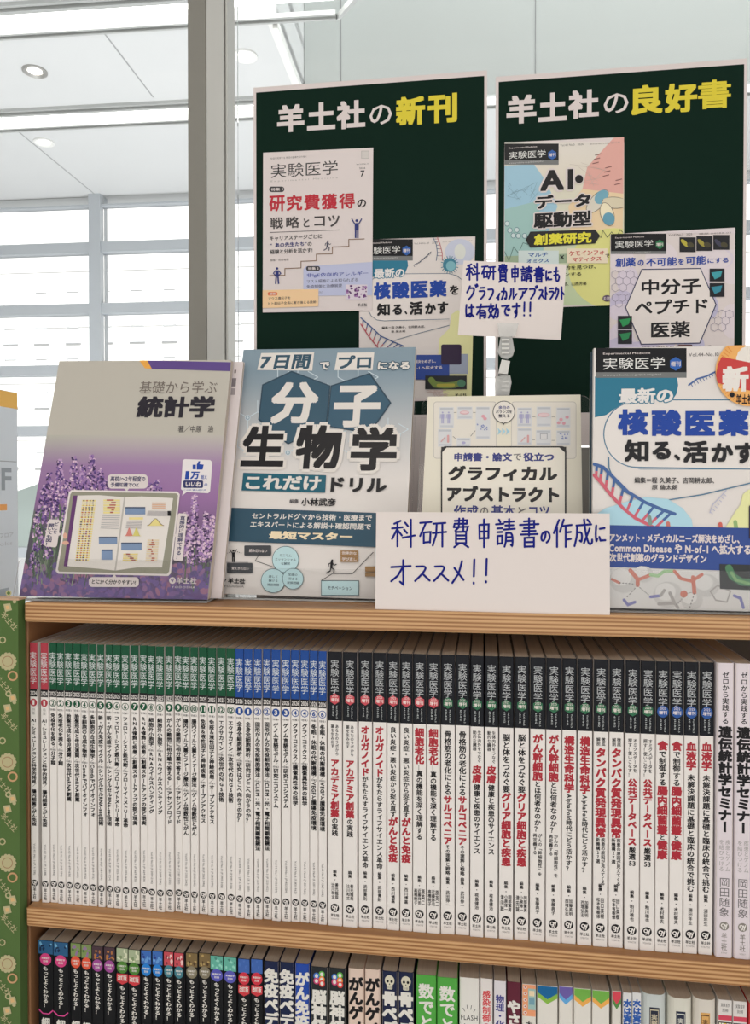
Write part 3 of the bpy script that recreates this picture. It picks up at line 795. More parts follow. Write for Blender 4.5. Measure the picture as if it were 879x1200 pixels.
def univ(a, w):
    h = w / 2 - .4
    a.rect(-h, .5, h, 30, k(222, 150, 110))
    a.rect(-h + 5, 4, h, 24, k(150, 180, 175)); a.rect(-h + 6, 6, h - 1, 11, k(225, 205, 170)); a.rect(-h + 6, 13, h - 1, 19, k(110, 150, 165))
    for y in range(5): a.ell(-h + 2.4, 3 + y * 6, 1.6, 1.6, WT, 10); a.ell(-h + 2.4, 3 + y * 6, .8, .8, k(190, 90, 80), 8)
    a.flow('大学1年生の', 0, 34, 6.5, KB, .02)
def water(a, w): a.flow('水は実験の基本', 0, 6, 7.2, k(40, 85, 160), .05)
def labelled(box, txt, tc):
    def art(a, w):
        a.rect(-w * .2, 12, w * .2, 120, box); a.rect(-w * .17, 14, w * .17, 118, tc); a.rect(-w * .15, 15, w * .15, 117, box)
        a.flow(txt, 0, 18, w * .26, tc, .02)
    return art
def stripes(a, w):
    h = w / 2 - .3
    a.text('実験', -h + 2, 3, 0, 6.5, KB); a.text('医学', 0.6, 3, h - 2, 6.5, KB); a.text('別冊', -2.5, 8, 2.5, 11, KB)
    a.rect(-h, 14, h, 18.5, k(200, 70, 90)); a.rect(-h, 20, h, 60, k(60, 50, 50))
    for i in range(5):
        for j in range(8): a.rect(-h + .6 + i * (2 * h - .8) / 5, 21 + j * 5, -h + .2 + (i + 1) * (2 * h - .8) / 5, 25 + j * 5, random.choice((k(120, 180, 70), k(220, 200, 80), k(200, 90, 70), k(230, 225, 200))))
P = lambda *c: tuple(k(*q) for q in c)
LOWER = [  # left px, right px, copies, body, art, label, kind of top corner
 (44, 62.3, 2, DK, badge_art(P((42, 88, 128), (110, 165, 195), (20, 40, 70)), k(200, 62, 122), 0, 1), 'black book with blue water picture and pink badge', .001),
 (82, 95, 2, DK, badge_art(P((120, 140, 84), (140, 110, 150), (80, 110, 60)), k(214, 84, 60), 0, 0), 'black book with mossy green picture and orange badge', .001),
 (108.3, 122.2, 2, DK, badge_art(P((70, 52, 60), (170, 110, 60), (40, 60, 110)), k(150, 70, 140), 0, 0), 'black book with brown picture and purple badge', .001),
 (136.6, 151, 2, DK, badge_art(P((160, 172, 140), (205, 208, 180), (120, 140, 100)), k(74, 124, 52), 1, 0), 'black book with pale green picture, green badge and red banner', .001),
 (165.6, 178.6, 2, DK, badge_art(P((60, 104, 176), (100, 150, 205), (40, 60, 130)), k(36, 122, 200), 0, 0), 'black book with blue picture and bright blue badge', .001),
 (191.8, 204, 2, DK, badge_art(P((190, 76, 86), (120, 50, 60), (225, 190, 185)), k(62, 118, 132), 0, 0), 'black book with red picture and teal badge', .001),
 (217, 231.6, 2, DK, badge_art(P((120, 100, 66), (176, 150, 96), (80, 62, 44)), k(128, 120, 100), 0, 0), 'black book with brown picture and grey badge', .001),
 (246.2, 262, 2, DK, badge_art(P((96, 170, 152), (70, 130, 118), (140, 200, 185)), k(84, 84, 172), 0, 0), 'black book with mint picture and indigo badge', .001),
 (279, 293.6, 2, DK, badge_art(P((62, 98, 168), (62, 98, 168), (72, 108, 178)), k(196, 50, 66), 1, 0), 'black book with plain blue top, red badge and red banner', .001),
 (308.8, 326.8, 2, k(22, 32, 66), big_art('免疫ペディア', WT, 14.4, 7), 'navy book with large white immunity heading', .0025),
 (345, 363, 1, k(34, 70, 160), big_art('がん免疫ペディア', WT, 14, 8), 'bright blue book with large white heading', .0025),
 (364, 385, 2, k(34, 38, 42), big_art('脳神経科学', WT, 14.4, 22, .045, rings), 'charcoal book with coloured rings above a white brain heading', .0025),
 (407.4, 426.6, 2, k(212, 190, 176), big_art('がんゲノムペディア', KB, 14.0, 8), 'beige book with large black heading', .0025),
 (447, 466, 2, k(26, 34, 64), big_art('骨ペディア', WT, 14.5, 19, .05, skull), 'navy book with a small skull above a white heading', .0025),
 (487.3, 512, 2, k(78, 158, 66), big_art('数でとく生命', WT, 15, 8, .03), 'green book with large white heading', .0015),
 (538, 562, 1, k(216, 213, 207), flash, 'white book with short black rays round small capital letters', .0015),
 (562.5, 578, 1, k(216, 210, 206), big_art('感染制御の基本', k(200, 60, 66), 7.6, 11, .03), 'thin white book with red infection heading', .0012),
 (578.5, 593.6, 1, k(210, 206, 210), twotone('物理・化学・', k(60, 60, 130), '数学', k(190, 60, 80), 8, 13), 'thin white book with dark blue heading', .0012),
 (594, 611, 1, k(92, 34, 50), big_art('やさしい', WT, 12.5, 17, .05), 'maroon book with large white heading', .0012),
 (611.4, 628.6, 1, k(212, 208, 198), univ, 'white book with an orange photo at its top', .0012),
 (629, 654, 1, k(214, 210, 202), chevron(k(20, 96, 148), k(130, 176, 70), '基礎から学ぶ'), 'white book with a blue and green chevron', .0015),
 (654.6, 671.8, 1, k(214, 210, 202), chevron(k(104, 90, 160), k(96, 160, 210), '基礎から学ぶ'), 'white book with a purple and light blue chevron', .0015),
 (672.2, 693.4, 2, k(214, 210, 202), chevron(k(110, 168, 72), k(226, 166, 84), '基礎から学ぶ'), 'white book with a green and orange chevron', .0015),
 (717, 728.6, 1, k(210, 206, 198), chevron(k(206, 70, 84), k(80, 132, 70), '基礎'), 'thin white book with a red and green chevron', .001),
 (729.4, 740.8, 2, k(212, 212, 212), water, 'thin white book with blue vertical heading', .001),
 (752.4, 782.4, 1, k(190, 196, 194), labelled(k(40, 44, 60), '実験医学', k(196, 186, 160)), 'thick grey hardback with a dark spine label', .007),
 (783.2, 812, 1, k(206, 204, 192), labelled(k(40, 46, 66), '実験医学', k(200, 200, 190)), 'thick ivory hardback with a dark blue spine label', .007),
 (812.8, 841, 1, k(208, 202, 192), labelled(k(206, 160, 96), '実験', k(90, 60, 40)), 'thick ivory hardback with an orange spine label', .007),
 (841.6, 859, 2, k(212, 208, 204), stripes, 'white book with a pink stripe over coloured squares', .001),
 (877, 892, 1, k(190, 60, 60), None, 'red book cut by the right edge of the picture', .001)]
for (pa, pb, n, body, art, lab, r) in LOWER:
    x0, x1 = LX(pa), LX(pb); w = x1 - x0 - .0007; h = LOW_TOP - LOW - (.0 if r < .002 else .001)
    sd = body if r >= .0024 else k(60, 60, 64) if body is DK else body
    t = softcover('paperback' if r < .005 else 'hardback', ('left copy of the ' if n == 2 else '') + lab, w, h, .178, [(0, h, body)], art, sd, r=r,
                  loc=((x0 + x1) / 2, SP + .002 + random.uniform(0, .003), LOW + .0003), cat='book', group='books on the lower shelf')
    if n == 2: dup(t, (x1 - x0, random.uniform(-.001, .0015), 0), 'right copy of the ' + lab)

# ================================================================== POSTERS AND THE STANDING DISPLAY
PG = k(2, 31, 21); PW = k(208, 198, 196); PY = k(208, 192, 62); INK = k(18, 16, 20); BLU = k(22, 62, 150)
def sheetgeo(quad, mapf, y, th, col=PW):
    """a printed sheet with real thickness; quad = photo corners TL, TR, BR, BL"""
    g = Geo(); c = [mapf(*q) for q in quad]
    f = [(u, y, v) for u, v in c]; b = [(u, y + th, v) for u, v in c]
    g.add(f + b, [(3, 2, 1, 0), (4, 5, 6, 7), (0, 1, 5, 4), (1, 2, 6, 5), (2, 3, 7, 6), (3, 0, 4, 7)], col)
    return g
PYP = 0.96
def poster(px0, px1, x0, x1, ztop, label, titles, crop, yellow_from):
    z0 = 1.4922
    t = thing('poster', label, 'poster', (x0, PYP, TOP), group='green posters behind the books')
    W = x1 - x0
    g = Geo(); g.box(0, 0, 1.4525 - TOP, W, .005, ztop - TOP, PW)
    a = Art(g, planemap(t.matrix_basis, 0.0))
    d = Art(g, lambda x, y: (x, y))
    d.rect(.0035, z0 - TOP, W - .0035, ztop - TOP - .0065, PG)
    a.d = 1e-4; a.crop = crop
    for i, (ch, b) in enumerate(titles):
        a.text(ch, *b, PY if i >= yellow_from else PW, .012 if ch == 'の' else .028 if ch == '書' else .04)
    g.build('board', MATTE, t)
    g = Geo()
    for q in (.03, W - .07): g.box(q, .006, .0003, q + .04, .011, 1.60 - TOP, (0.42, 0.41, 0.40))
    g.box(.02, .0062, .0003, W - .02, .05, .003, (0.42, 0.41, 0.40))
    g.build('stand', MATTE, t)
    return t
pl_ = poster(297, 570, at(297, 102, PYP).x, at(571, 83, PYP).x, 1.9112, 'green poster with white and yellow heading, nearer the window', [
    ('羊', (78, 130, 178, 238)), ('土', (188, 122, 292, 230)), ('社', (297, 115, 402, 226)), ('の', (418, 132, 500, 210)), ('新', (515, 100, 622, 213)), ('刊', (632, 90, 740, 205))], (300, 80, 3.139), 4)
pr_ = poster(581, 875, at(581, 92, PYP).x, at(876, 67, PYP).x, 1.9025, 'green poster with white and yellow heading, at the right edge of the picture', [
    ('羊', (40, 133, 143, 238)), ('土', (150, 125, 248, 230)), ('社', (253, 115, 358, 220)), ('の', (375, 128, 460, 203)), ('良', (470, 98, 578, 207)), ('好', (585, 92, 697, 200)), ('書', (700, 80, 813, 187))], (580, 65, 2.94), 4)

HDR = k(12, 13, 17); HG = k(110, 112, 112); TEAL = k(40, 112, 138)
def header(a, x0, y0, x1, y1, yg, hexc, tb=(.09, .36, .66, .9), sm=True):
    """black magazine title block with a grey foot and a small coloured hexagon"""
    w, h = x1 - x0, y1 - y0
    a.rect(x0, y0, x1, y1, HG); a.rect(x0, y0, x1, yg, HDR)
    if sm: a.text('Experimental Medicine', x0 + w * .08, y0 + h * .13, x0 + w * .6, y0 + h * .24, PW, .01)
    a.text('実験医学', x0 + w * .08, y0 + h * .30, x0 + w * .76, y0 + h * .73, k(215, 215, 212))
    cx, cy, r = x0 + w * .88, y0 + h * .53, h * .22
    a.poly([(cx + r * math.cos(math.radians(q)), cy + r * 1.05 * math.sin(math.radians(q))) for q in (30, 90, 150, 210, 270, 330)], hexc)
    a.text('増刊', cx - r * .75, cy - r * .4, cx + r * .75, cy + r * .4, PW, .02)
    a.text('www.yodosha.co.jp/jikkenigaku/', x0 + w * .08, yg + (y1 - yg) * .25, x0 + w * .72, yg + (y1 - yg) * .75, k(190, 190, 188))
def man(a, x, y, h, col, pose):
    """little pictogram figure, feet at y"""
    a.ell(x, y - h * .93, h * .075, h * .075, col, 12)
    w = h * .085
    if pose == 'cheer':
        a.line([(x - h * .26, y - h * 1.02), (x - h * .1, y - h * .74), (x + h * .1, y - h * .74), (x + h * .26, y - h * 1.02)], w * .7, col, True)
        a.rect(x - h * .11, y - h * .8, x + h * .11, y - h * .42, col); a.line([(x - h * .06, y - h * .44), (x - h * .06, y)], w, col); a.line([(x + h * .06, y - h * .44), (x + h * .06, y)], w, col)
    elif pose == 'stand':
        a.rect(x - h * .1, y - h * .82, x + h * .1, y - h * .44, col)
        a.line([(x - h * .1, y - h * .8), (x - h * .22, y - h * .64), (x - h * .08, y - h * .5)], w * .7, col, True); a.line([(x + h * .1, y - h * .8), (x + h * .22, y - h * .64), (x + h * .08, y - h * .5)], w * .7, col, True)
        a.line([(x - h * .05, y - h * .46), (x - h * .09, y)], w, col); a.line([(x + h * .05, y - h * .46), (x + h * .09, y)], w, col)
    elif pose == 'run':
        a.line([(x - h * .02, y - h * .82), (x - h * .06, y - h * .45)], w * 1.9, col, True)
        a.line([(x - h * .02, y - h * .8), (x - h * .24, y - h * .68), (x - h * .26, y - h * .52)], w * .75, col, True); a.line([(x, y - h * .78), (x + h * .14, y - h * .6), (x + h * .28, y - h * .66)], w * .75, col, True)
        a.line([(x - h * .07, y - h * .45), (x + h * .14, y - h * .3), (x + h * .1, y - h * .04)], w, col, True); a.line([(x - h * .07, y - h * .45), (x - h * .14, y - h * .2), (x - h * .38, y - h * .06)], w, col, True)
    else:
        a.rect(x - h * .12, y - h * .8, x + h * .12, y - h * .4, col); a.line([(x - h * .18, y - h * .78), (x - h * .2, y - h * .42)], w * .7, col); a.line([(x + h * .18, y - h * .78), (x + h * .2, y - h * .42)], w * .7, col)
        a.line([(x - h * .06, y - h * .42), (x - h * .06, y)], w, col); a.line([(x + h * .06, y - h * .42), (x + h * .06, y)], w, col)
def helix(a, p, q, rungs, wd, c1, c2):
    """ladder of two strands p and q (same number of points)"""
    for i in range(rungs):
        t = (i + .5) / rungs * (len(p) - 1); n = min(int(t), len(p) - 2); f = t - n
        A = (p[n][0] + (p[n + 1][0] - p[n][0]) * f, p[n][1] + (p[n + 1][1] - p[n][1]) * f); B = (q[n][0] + (q[n + 1][0] - q[n][0]) * f, q[n][1] + (q[n + 1][1] - q[n][1]) * f)
        M = ((A[0] + B[0]) / 2, (A[1] + B[1]) / 2)
        a.line([A, M], wd * .8, c1); a.line([M, B], wd * .8, c2)
    a.line(p, wd, c1, True); a.line(q, wd, c2, True)
def hexnet(a, cx, cy, r, n, w, col):
    for i in range(n):
        x, y = cx + (i % 3) * r * 1.73 + (i // 3 % 2) * r * .87, cy + (i // 3) * r * 1.5
        p = [(x + r * math.cos(math.radians(30 + 60 * j)), y + r * math.sin(math.radians(30 + 60 * j))) for j in range(7)]
        a.line(p, w, col)

# --- cover prints pinned on the posters
def pinned(par, name, quad, y, art, crop, label):
    m = planemap(par.matrix_basis, y)
    g = sheetgeo(quad, m, y, .0006)
    a = Art(g, m, y); a.crop = crop; a.clip = [m(*q) for q in quad]; art(a)
    o = g.build(name, GLOSS, par); o['label'] = label
def artA(a):
    DG = k(70, 70, 70); NV = k(40, 48, 110)
    a.text('生命を科学する 明日の医療を切り拓く', 98, 132, 340, 150, DG); a.rect(705, 95, 758, 148, k(170, 165, 162)); a.rect(709, 99, 754, 144, k(196, 190, 186))
    a.text('実験医学', 100, 160, 548, 278, k(52, 50, 50), 0.0)
    a.text('Experimental Medicine', 100, 280, 548, 298, k(150, 145, 142), track=.25)
    a.text('Vol.44 No.11', 672, 178, 752, 190, DG); a.text('2026', 692, 204, 732, 218, DG, .01); a.text('7', 700, 226, 727, 270, INK, .015)
    a.rect(88, 335, 190, 372, k(60, 58, 60), 18); a.text('特集 1', 102, 341, 180, 366, PW, .02)
    for i, ch in enumerate('研究費獲得'): a.text(ch, 88 + i * 117, 392 - i * 4, 194 + i * 117, 505 - i * 5, k(176, 40, 54), .03)
    a.text('の', 678, 418, 738, 476, INK, .02)
    for ch, b in (('戦', (96, 540, 182, 620)), ('略', (202, 534, 292, 615)), ('と', (318, 548, 358, 608)), ('コ', (390, 532, 462, 602)), ('ツ', (484, 526, 560, 606))): a.text(ch, *b, k(70, 66, 66), .022)
    a.line([(92, 643), (565, 625)], 3.5, DG)
    a.text('キャリアステージごとに', 92, 655, 442, 695, DG, .02); a.text('“あの先生たち”', 94, 705, 340, 742, NV, .025); a.text('の', 346, 706, 374, 734, DG, .02); a.text('経験と分析を活かす!', 96, 748, 378, 786, DG, .02)
    a.text('編集／児島将康', 96, 816, 220, 836, k(120, 116, 114))
    a.line([(90, 932), (194, 930), (194, 884), (302, 880), (302, 836), (405, 832), (405, 788), (512, 786), (512, 740), (622, 736), (622, 690), (728, 686)], 5, k(120, 92, 66))
    man(a, 142, 988, 112, NV, 'stand'); man(a, 482, 766, 70, k(80, 80, 96), 'run'); man(a, 675, 680, 125, NV, 'cheer')
    a.poly([(335, 870), (786, 840), (786, 1062), (318, 1068), (318, 888)], k(178, 182, 208))
    a.rect(336, 868, 430, 900, k(60, 58, 62), 15); a.text('特集 2', 350, 873, 420, 895, PW, .02)
    a.text('非IgE依存的アレルギー', 340, 905, 752, 944, k(70, 78, 150), .018)
    a.text('マスト細胞による知られざる', 340, 950, 682, 980, k(90, 90, 110), .01); a.text('免疫制御と治療展望', 340, 988, 576, 1016, k(90, 90, 110), .01); a.text('編集／倉島洋介', 342, 1036, 450, 1054, k(110, 110, 120))
    a.rect(602, 992, 746, 1092, k(206, 196, 206))
    for i in range(34): a.ell(random.uniform(612, 738), random.uniform(1000, 1086), random.uniform(4, 11), random.uniform(4, 11), random.choice((k(110, 70, 120), k(150, 110, 160), k(90, 50, 100))), 9, step=3e-6)
    a.poly([(46, 1030), (420, 1022), (418, 1138), (46, 1150)], k(226, 192, 150)); a.rect(80, 1042, 145, 1066, k(205, 110, 70), 10); a.text('連載', 92, 1046, 132, 1062, PW, .02)
    a.text('マウス遺伝子を', 84, 1072, 232, 1094, DG, .015); a.text('ヒト遺伝子全長に置き換える技術', 84, 1102, 404, 1126, DG, .015)
    a.text('羊土社', 680, 1116, 744, 1140, DG, .02)
def artAI(a):
    a.grad(62, 90, 826, 1135, lambda s, t: k(212 - 40 * max(0, t - .2), 206 - 10 * t, 198 - 40 * t), 4, 6)
    a.poly([(62, 240), (250, 232), (320, 330), (400, 500), (330, 700), (62, 860)], k(150, 186, 204)); a.poly([(62, 520), (260, 470), (330, 640), (300, 860), (62, 862)], k(150, 184, 180))
    a.poly([(760, 62), (826, 58), (822, 420), (560, 390), (590, 250)], k(212, 160, 150)); a.poly([(560, 390), (822, 420), (818, 660), (480, 660), (470, 500)], k(220, 196, 160))
    a.poly([(62, 820), (820, 790), (815, 1000), (640, 860), (62, 870)], k(150, 168, 140)); a.ell(760, 900, 290, 260, k(208, 206, 130), 40)
    a.poly([(740, 640), (740, 1140), (1100, 1140), (1100, 640)], k(208, 206, 130)) if 0 else None
    header(a, 62, 100, 408, 235, 205, k(40, 88, 160))
    a.text('Vol.44 No.5　2026', 418, 98, 566, 116, k(90, 86, 84)); a.text('第44巻第5号通巻第755号', 606, 92, 800, 104, k(150, 140, 136))
    for i in range(16): a.line([(random.uniform(70, 280), random.uniform(340, 500)), (random.uniform(70, 280), random.uniform(340, 500))], 1.6, k(110, 136, 150))
    for i in range(9): a.line([(random.uniform(460, 640), random.uniform(220, 380)), (random.uniform(600, 740), random.uniform(230, 400))], 1.5, k(180, 168, 160))
    for i in range(8): a.line([(640 + i * 22 - (i % 3) * 30, 175 + i * 27), (680 + i * 22 - (i % 3) * 30, 165 + i * 27)], 5, k(120, 80, 76))
    for x, y in ((78, 612), (96, 655), (140, 652), (118, 688), (150, 690), (190, 690)): a.ell(x, y, 17, 18, k(96, 130, 138), 14); a.ell(x, y, 13, 14, k(190, 204, 204), 14)
    a.line([(62, 790), (90, 850), (120, 760), (150, 800), (180, 735), (215, 745)], 3.5, k(70, 96, 92)); a.line([(640, 690), (680, 700), (690, 655), (720, 700), (745, 665), (780, 700), (800, 650), (820, 670)], 3.5, k(60, 76, 60))
    for (x, y, w_, h_, r_, c1, c2) in ((655, 470, 40, 92, .75, k(206, 200, 186), k(110, 160, 178)), (765, 478, 78, 34, .06, k(206, 196, 170), k(206, 196, 170)), (718, 552, 40, 74, -.32, k(226, 216, 186), k(96, 150, 172))):
        a.ell(x, y, w_ + 4, h_ + 4, k(120, 110, 100), 24, r_); a.ell(x, y, w_, h_, c1, 24, r_)
        dx, dy = -math.sin(r_) * h_ * .42, math.cos(r_) * h_ * .42
        sgn = 1 if r_ < 0 else -1
        a.ell(x + dx * sgn, y + dy * sgn, w_ * .95, h_ * .56, c2, 20, r_)
    for t, b in (('AI', (290, 262, 500, 405)), ('データ', (256, 415, 612, 520)), ('駆動型', (248, 528, 618, 645))): a.text(t, *b, INK, .035, out=PW, ow=.075)
    a.ell(538, 328, 32, 32, PW, 20); a.ell(538, 328, 26, 26, INK, 20)
    a.poly([(196, 718), (226, 664), (640, 650), (672, 690), (640, 740), (226, 766)], k(34, 34, 34)); a.text('創薬研究', 250, 664, 618, 752, k(214, 206, 60), .035)
    a.rect(150, 785, 408, 880, k(196, 208, 206)); a.text('マルチ', 214, 796, 338, 828, k(58, 92, 150), .03); a.text('オミクス', 204, 834, 346, 866, k(58, 92, 150), .03)
    a.text('×', 416, 812, 442, 842, INK); a.rect(460, 772, 720, 866, k(220, 206, 182)); a.text('ケモインフォ', 474, 780, 698, 820, k(178, 66, 62), .03); a.text('マティクス', 496, 822, 680, 858, k(178, 66, 62), .03); a.text('で', 706, 806, 732, 832, INK, .02)
    a.text('新たな標的を見つけ、', 300, 878, 645, 910, INK, .015); a.text('デザインする', 330, 922, 552, 952, INK, .015); a.text('編集＝田中次郎、山西芳裕', 290, 985, 586, 1014, INK, .01)
    a.ell(716, 1090, 28, 20, k(80, 60, 90)); a.text('羊土社', 694, 1078, 738, 1102, PW, .02)
def kakusan(a):
    """nucleic acid cover, in the frame of the small print (same layout as the standing copy)"""
    a.rect(14, 62, 820, 1178, k(210, 202, 198))
    a.poly([(14, 200), (345, 208), (350, 250), (325, 310), (150, 330), (60, 400), (14, 420)], TEAL)
    header(a, 14, 62, 383, 212, 180, k(40, 88, 160))
    a.text('Vol.44-No.10　2026', 392, 82, 556, 98, k(110, 104, 102)); a.text('定価6,160円', 590, 72, 800, 82, k(150, 144, 142))
    a.ell(715, 150, 105, 90, k(186, 190, 206), 26); a.ell(715, 150, 40, 55, k(204, 206, 200), 20)
    helix(a, [(525, 50), (548, 100), (556, 160), (548, 212)], [(556, 50), (575, 100), (590, 160), (590, 212)], 7, 5, k(70, 90, 120), k(170, 90, 96))
    p = [(388, 245), (430, 225), (470, 190), (512, 150)]; a.line(p, 5, k(60, 70, 90))
    for i in range(12): a.line([(390 + i * 10.4, 246 - i * 8), (396 + i * 10.4, 258 - i * 8)], 3, k(60, 70, 90))
    a.ell(642, 243, 48, 48, k(60, 120, 140), 22); a.ell(650, 250, 34, 34, k(120, 170, 180), 18)
    for i in range(20): t = i * math.pi / 10; a.line([(642 + 46 * math.cos(t), 243 + 46 * math.sin(t)), (642 + 64 * math.cos(t), 243 + 64 * math.sin(t))], 5, k(70, 120, 140))
    a.rect(70, 306, 720, 634, k(216, 208, 204), 90); 
    for q in ([(100, 345), (140, 315), (330, 306), (630, 304), (690, 318), (725, 345)], [(70, 560), (90, 600), (130, 630), (180, 636), (640, 624)], [(640, 668), (420, 725), (250, 775)]): a.line(q, 4, k(70, 96, 116))
    a.poly([(560, 890), (570, 760), (640, 690), (655, 590), (700, 560), (760, 590), (790, 680), (806, 760), (806, 1170), (600, 1170)], k(216, 214, 160))
    a.text('最新の', 112, 262, 325, 338, k(216, 212, 210), .03, out=TEAL, ow=.07)
    for i, ch in enumerate('核酸医薬'): a.text(ch, 108 + i * 131, 364 - i * 5, 228 + i * 131, 486 - i * 5, BLU, .045)
    a.text('を', 642, 385, 705, 455, INK, .03)
    for ch, b in (('知', (132, 512, 222, 602)), ('る', (240, 520, 308, 596)), ('、', (325, 568, 344, 592)), ('活', (360, 500, 452, 596)), ('か', (470, 512, 546, 590)), ('す', (556, 502, 632, 588))): a.text(ch, *b, INK, .04)
    a.text('編集＝程 久美子、吉岡耕太郎、', 166, 670, 470, 692, INK, .01); a.text('原 倫太朗', 232, 702, 330, 720, INK, .01)
    helix(a, [(18, 615), (90, 680), (160, 745), (260, 790), (320, 815)], [(18, 660), (70, 740), (130, 815), (170, 860), (220, 900)], 9, 8, k(60, 84, 130), k(170, 80, 90))
    a.poly([(14, 760), (120, 730), (300, 760), (330, 830), (14, 850)], k(160, 190, 204)) if 0 else None
    a.rect(14, 876, 640, 1050, k(40, 66, 140)); a.text('アンメット・メディカルニーズ解決をめざし、', 60, 912, 545, 940, PW, .03); a.text('Common Disease や N-of-1 へ拡大する', 60, 955, 590, 985, PW, .03)
    a.rect(640, 870, 770, 1010, k(150, 158, 176)); a.rect(583, 803, 725, 945, k(44, 26, 56), 14)
    a.rect(470, 1022, 762, 1118, k(26, 28, 30)); a.line([(512, 1052), (540, 1085), (610, 1092), (680, 1086), (720, 1070)], 42, k(110, 130, 60), True); a.line([(560, 1090), (670, 1088)], 20, k(170, 160, 60), True); a.ell(725, 1076, 30, 26, k(70, 120, 90), 14)
    for i in range(10): a.line([(random.uniform(470, 640), random.uniform(1120, 1170)), (random.uniform(470, 640), random.uniform(1120, 1170))], 4, k(196, 176, 170))
    a.text('羊土社', 680, 1146, 762, 1166, INK, .02)
def artD(a):
    for i in range(40): a.ell(random.uniform(80, 820), random.uniform(190, 1000), random.uniform(50, 120), random.uniform(50, 120), random.choice((k(190, 182, 204), k(206, 196, 208), k(180, 176, 200), k(212, 202, 206))), 14, step=2e-6)
    a.rect(78, 35, 836, 70, k(210, 200, 202))
    header(a, 82, 72, 418, 195, 178, k(30, 110, 70))
    a.text('Vol.43 No.2　2025', 432, 70, 574, 86, k(90, 86, 84)); a.text('雑誌 04088-02', 616, 62, 812, 76, k(130, 124, 122))
    for x, c in ((498, k(170, 160, 60)), (600, k(150, 140, 60)), (702, k(60, 60, 80))):
        a.rect(x, 94 - (x - 498) * .07, x + 98, 184 - (x - 498) * .07, k(26, 28, 32)); a.ell(x + 30, 128, 30, 13, c, 12, .8); a.ell(x + 66, 140, 22, 16, k(70, 66, 46), 12, .3)
    for t, b, c in (('創薬', (110, 215, 232, 275), BLU), ('の', (244, 230, 282, 268), BLU), ('不可能', (296, 212, 482, 272), BLU), ('を', (490, 222, 524, 260), BLU), ('可能', (536, 205, 660, 262), BLU), ('にする', (668, 216, 794, 252), BLU)): a.text(t, *b, c, .025)
    for s in (0, 1): hexnet(a, 110 + s * 600, 320 + s * 240, 26, 8, 2.5, k(140, 132, 150))
    hexnet(a, 110, 460, 24, 4, 2.5, k(140, 132, 150))
    a.poly([(168, 520), (268, 286), (626, 280), (722, 502), (622, 738), (264, 745)], k(40, 44, 80)); a.poly([(174, 520), (272, 292), (623, 286), (715, 502), (618, 732), (268, 739)], k(218, 210, 206))
    for t, b in (('中分子', (268, 338, 628, 446)), ('ペプチド', (228, 462, 668, 566)), ('医薬', (325, 600, 562, 705))): a.text(t, *b, INK, .028)
    for (x, y, x2, y2, c) in ((680, 284, 770, 362, k(60, 150, 160)), (680, 372, 770, 455, k(50, 130, 150)), (124, 570, 210, 650, k(40, 140, 80)), (124, 656, 210, 740, k(40, 130, 80))):
        a.rect(x, y, x2, y2, k(24, 26, 32)); a.poly([(x + 10, y + 24), (x + 76, y + 14), (x + 66, y + 50), (x + 30, y + 66)], c)
    a.text('細胞内標的を狙う、モダリティで', 270, 750, 690, 770, INK, .02); a.rect(485, 744, 578, 775, k(90, 60, 60), 12)
    a.rect(78, 800, 836, 1060, k(204, 196, 204))
pinned(pl_, 'cover_print', [(421.5, 281), (557, 277), (552.5, 468), (420.5, 472)], -.0008, kakusan, (420, 270, 6.0), 'print of a cover with teal corner and big blue heading')
pinned(pl_, 'cover_print', [(308.4, 178.9), (437.4, 173.1), (436.2, 363.9), (307.9, 366.2)], -.0020, artA, (300, 160, 5.713), 'print of a white cover with red heading and a staircase')
pinned(pr_, 'cover_print', [(591.3, 167), (731.3, 160.6), (729, 357.5), (590.2, 362)], -.0008, artAI, (580, 150, 5.456), 'print of a pastel cover with bold black heading and capsules')
pinned(pr_, 'cover_print', [(715.4, 274.5), (861.6, 266.8), (860, 465), (714, 469)], -.0020, artD, (700, 260, 5.17), 'print of a lilac cover with a white hexagon')

# grey panel standing below the right poster, behind the books
gp = thing('backing_panel', 'grey panel standing upright under the right green poster', 'panel', (0.02, .956, TOP))
g = Geo(); g.box(0, 0, .0003, .42, .003, 1.450 - TOP, k(132, 130, 126), bev=.0008); g.build('panel', MATTE, gp)
g = Geo(); g.box(0, -.04, .0003, .42, -.0002, .0025, k(132, 130, 126)); g.build('foot', MATTE, gp)
wp = thing('backing_panel', 'white panel standing upright under the left green poster', 'panel', (-0.288, .956, TOP))
g = Geo(); g.box(0, 0, .0003, .30, .003, 1.4905 - TOP, PW, bev=.0008); g.build('panel', MATTE, wp)
g = Geo(); g.box(0, -.04, .0003, .30, -.0002, .0025, PW); g.build('foot', MATTE, wp)

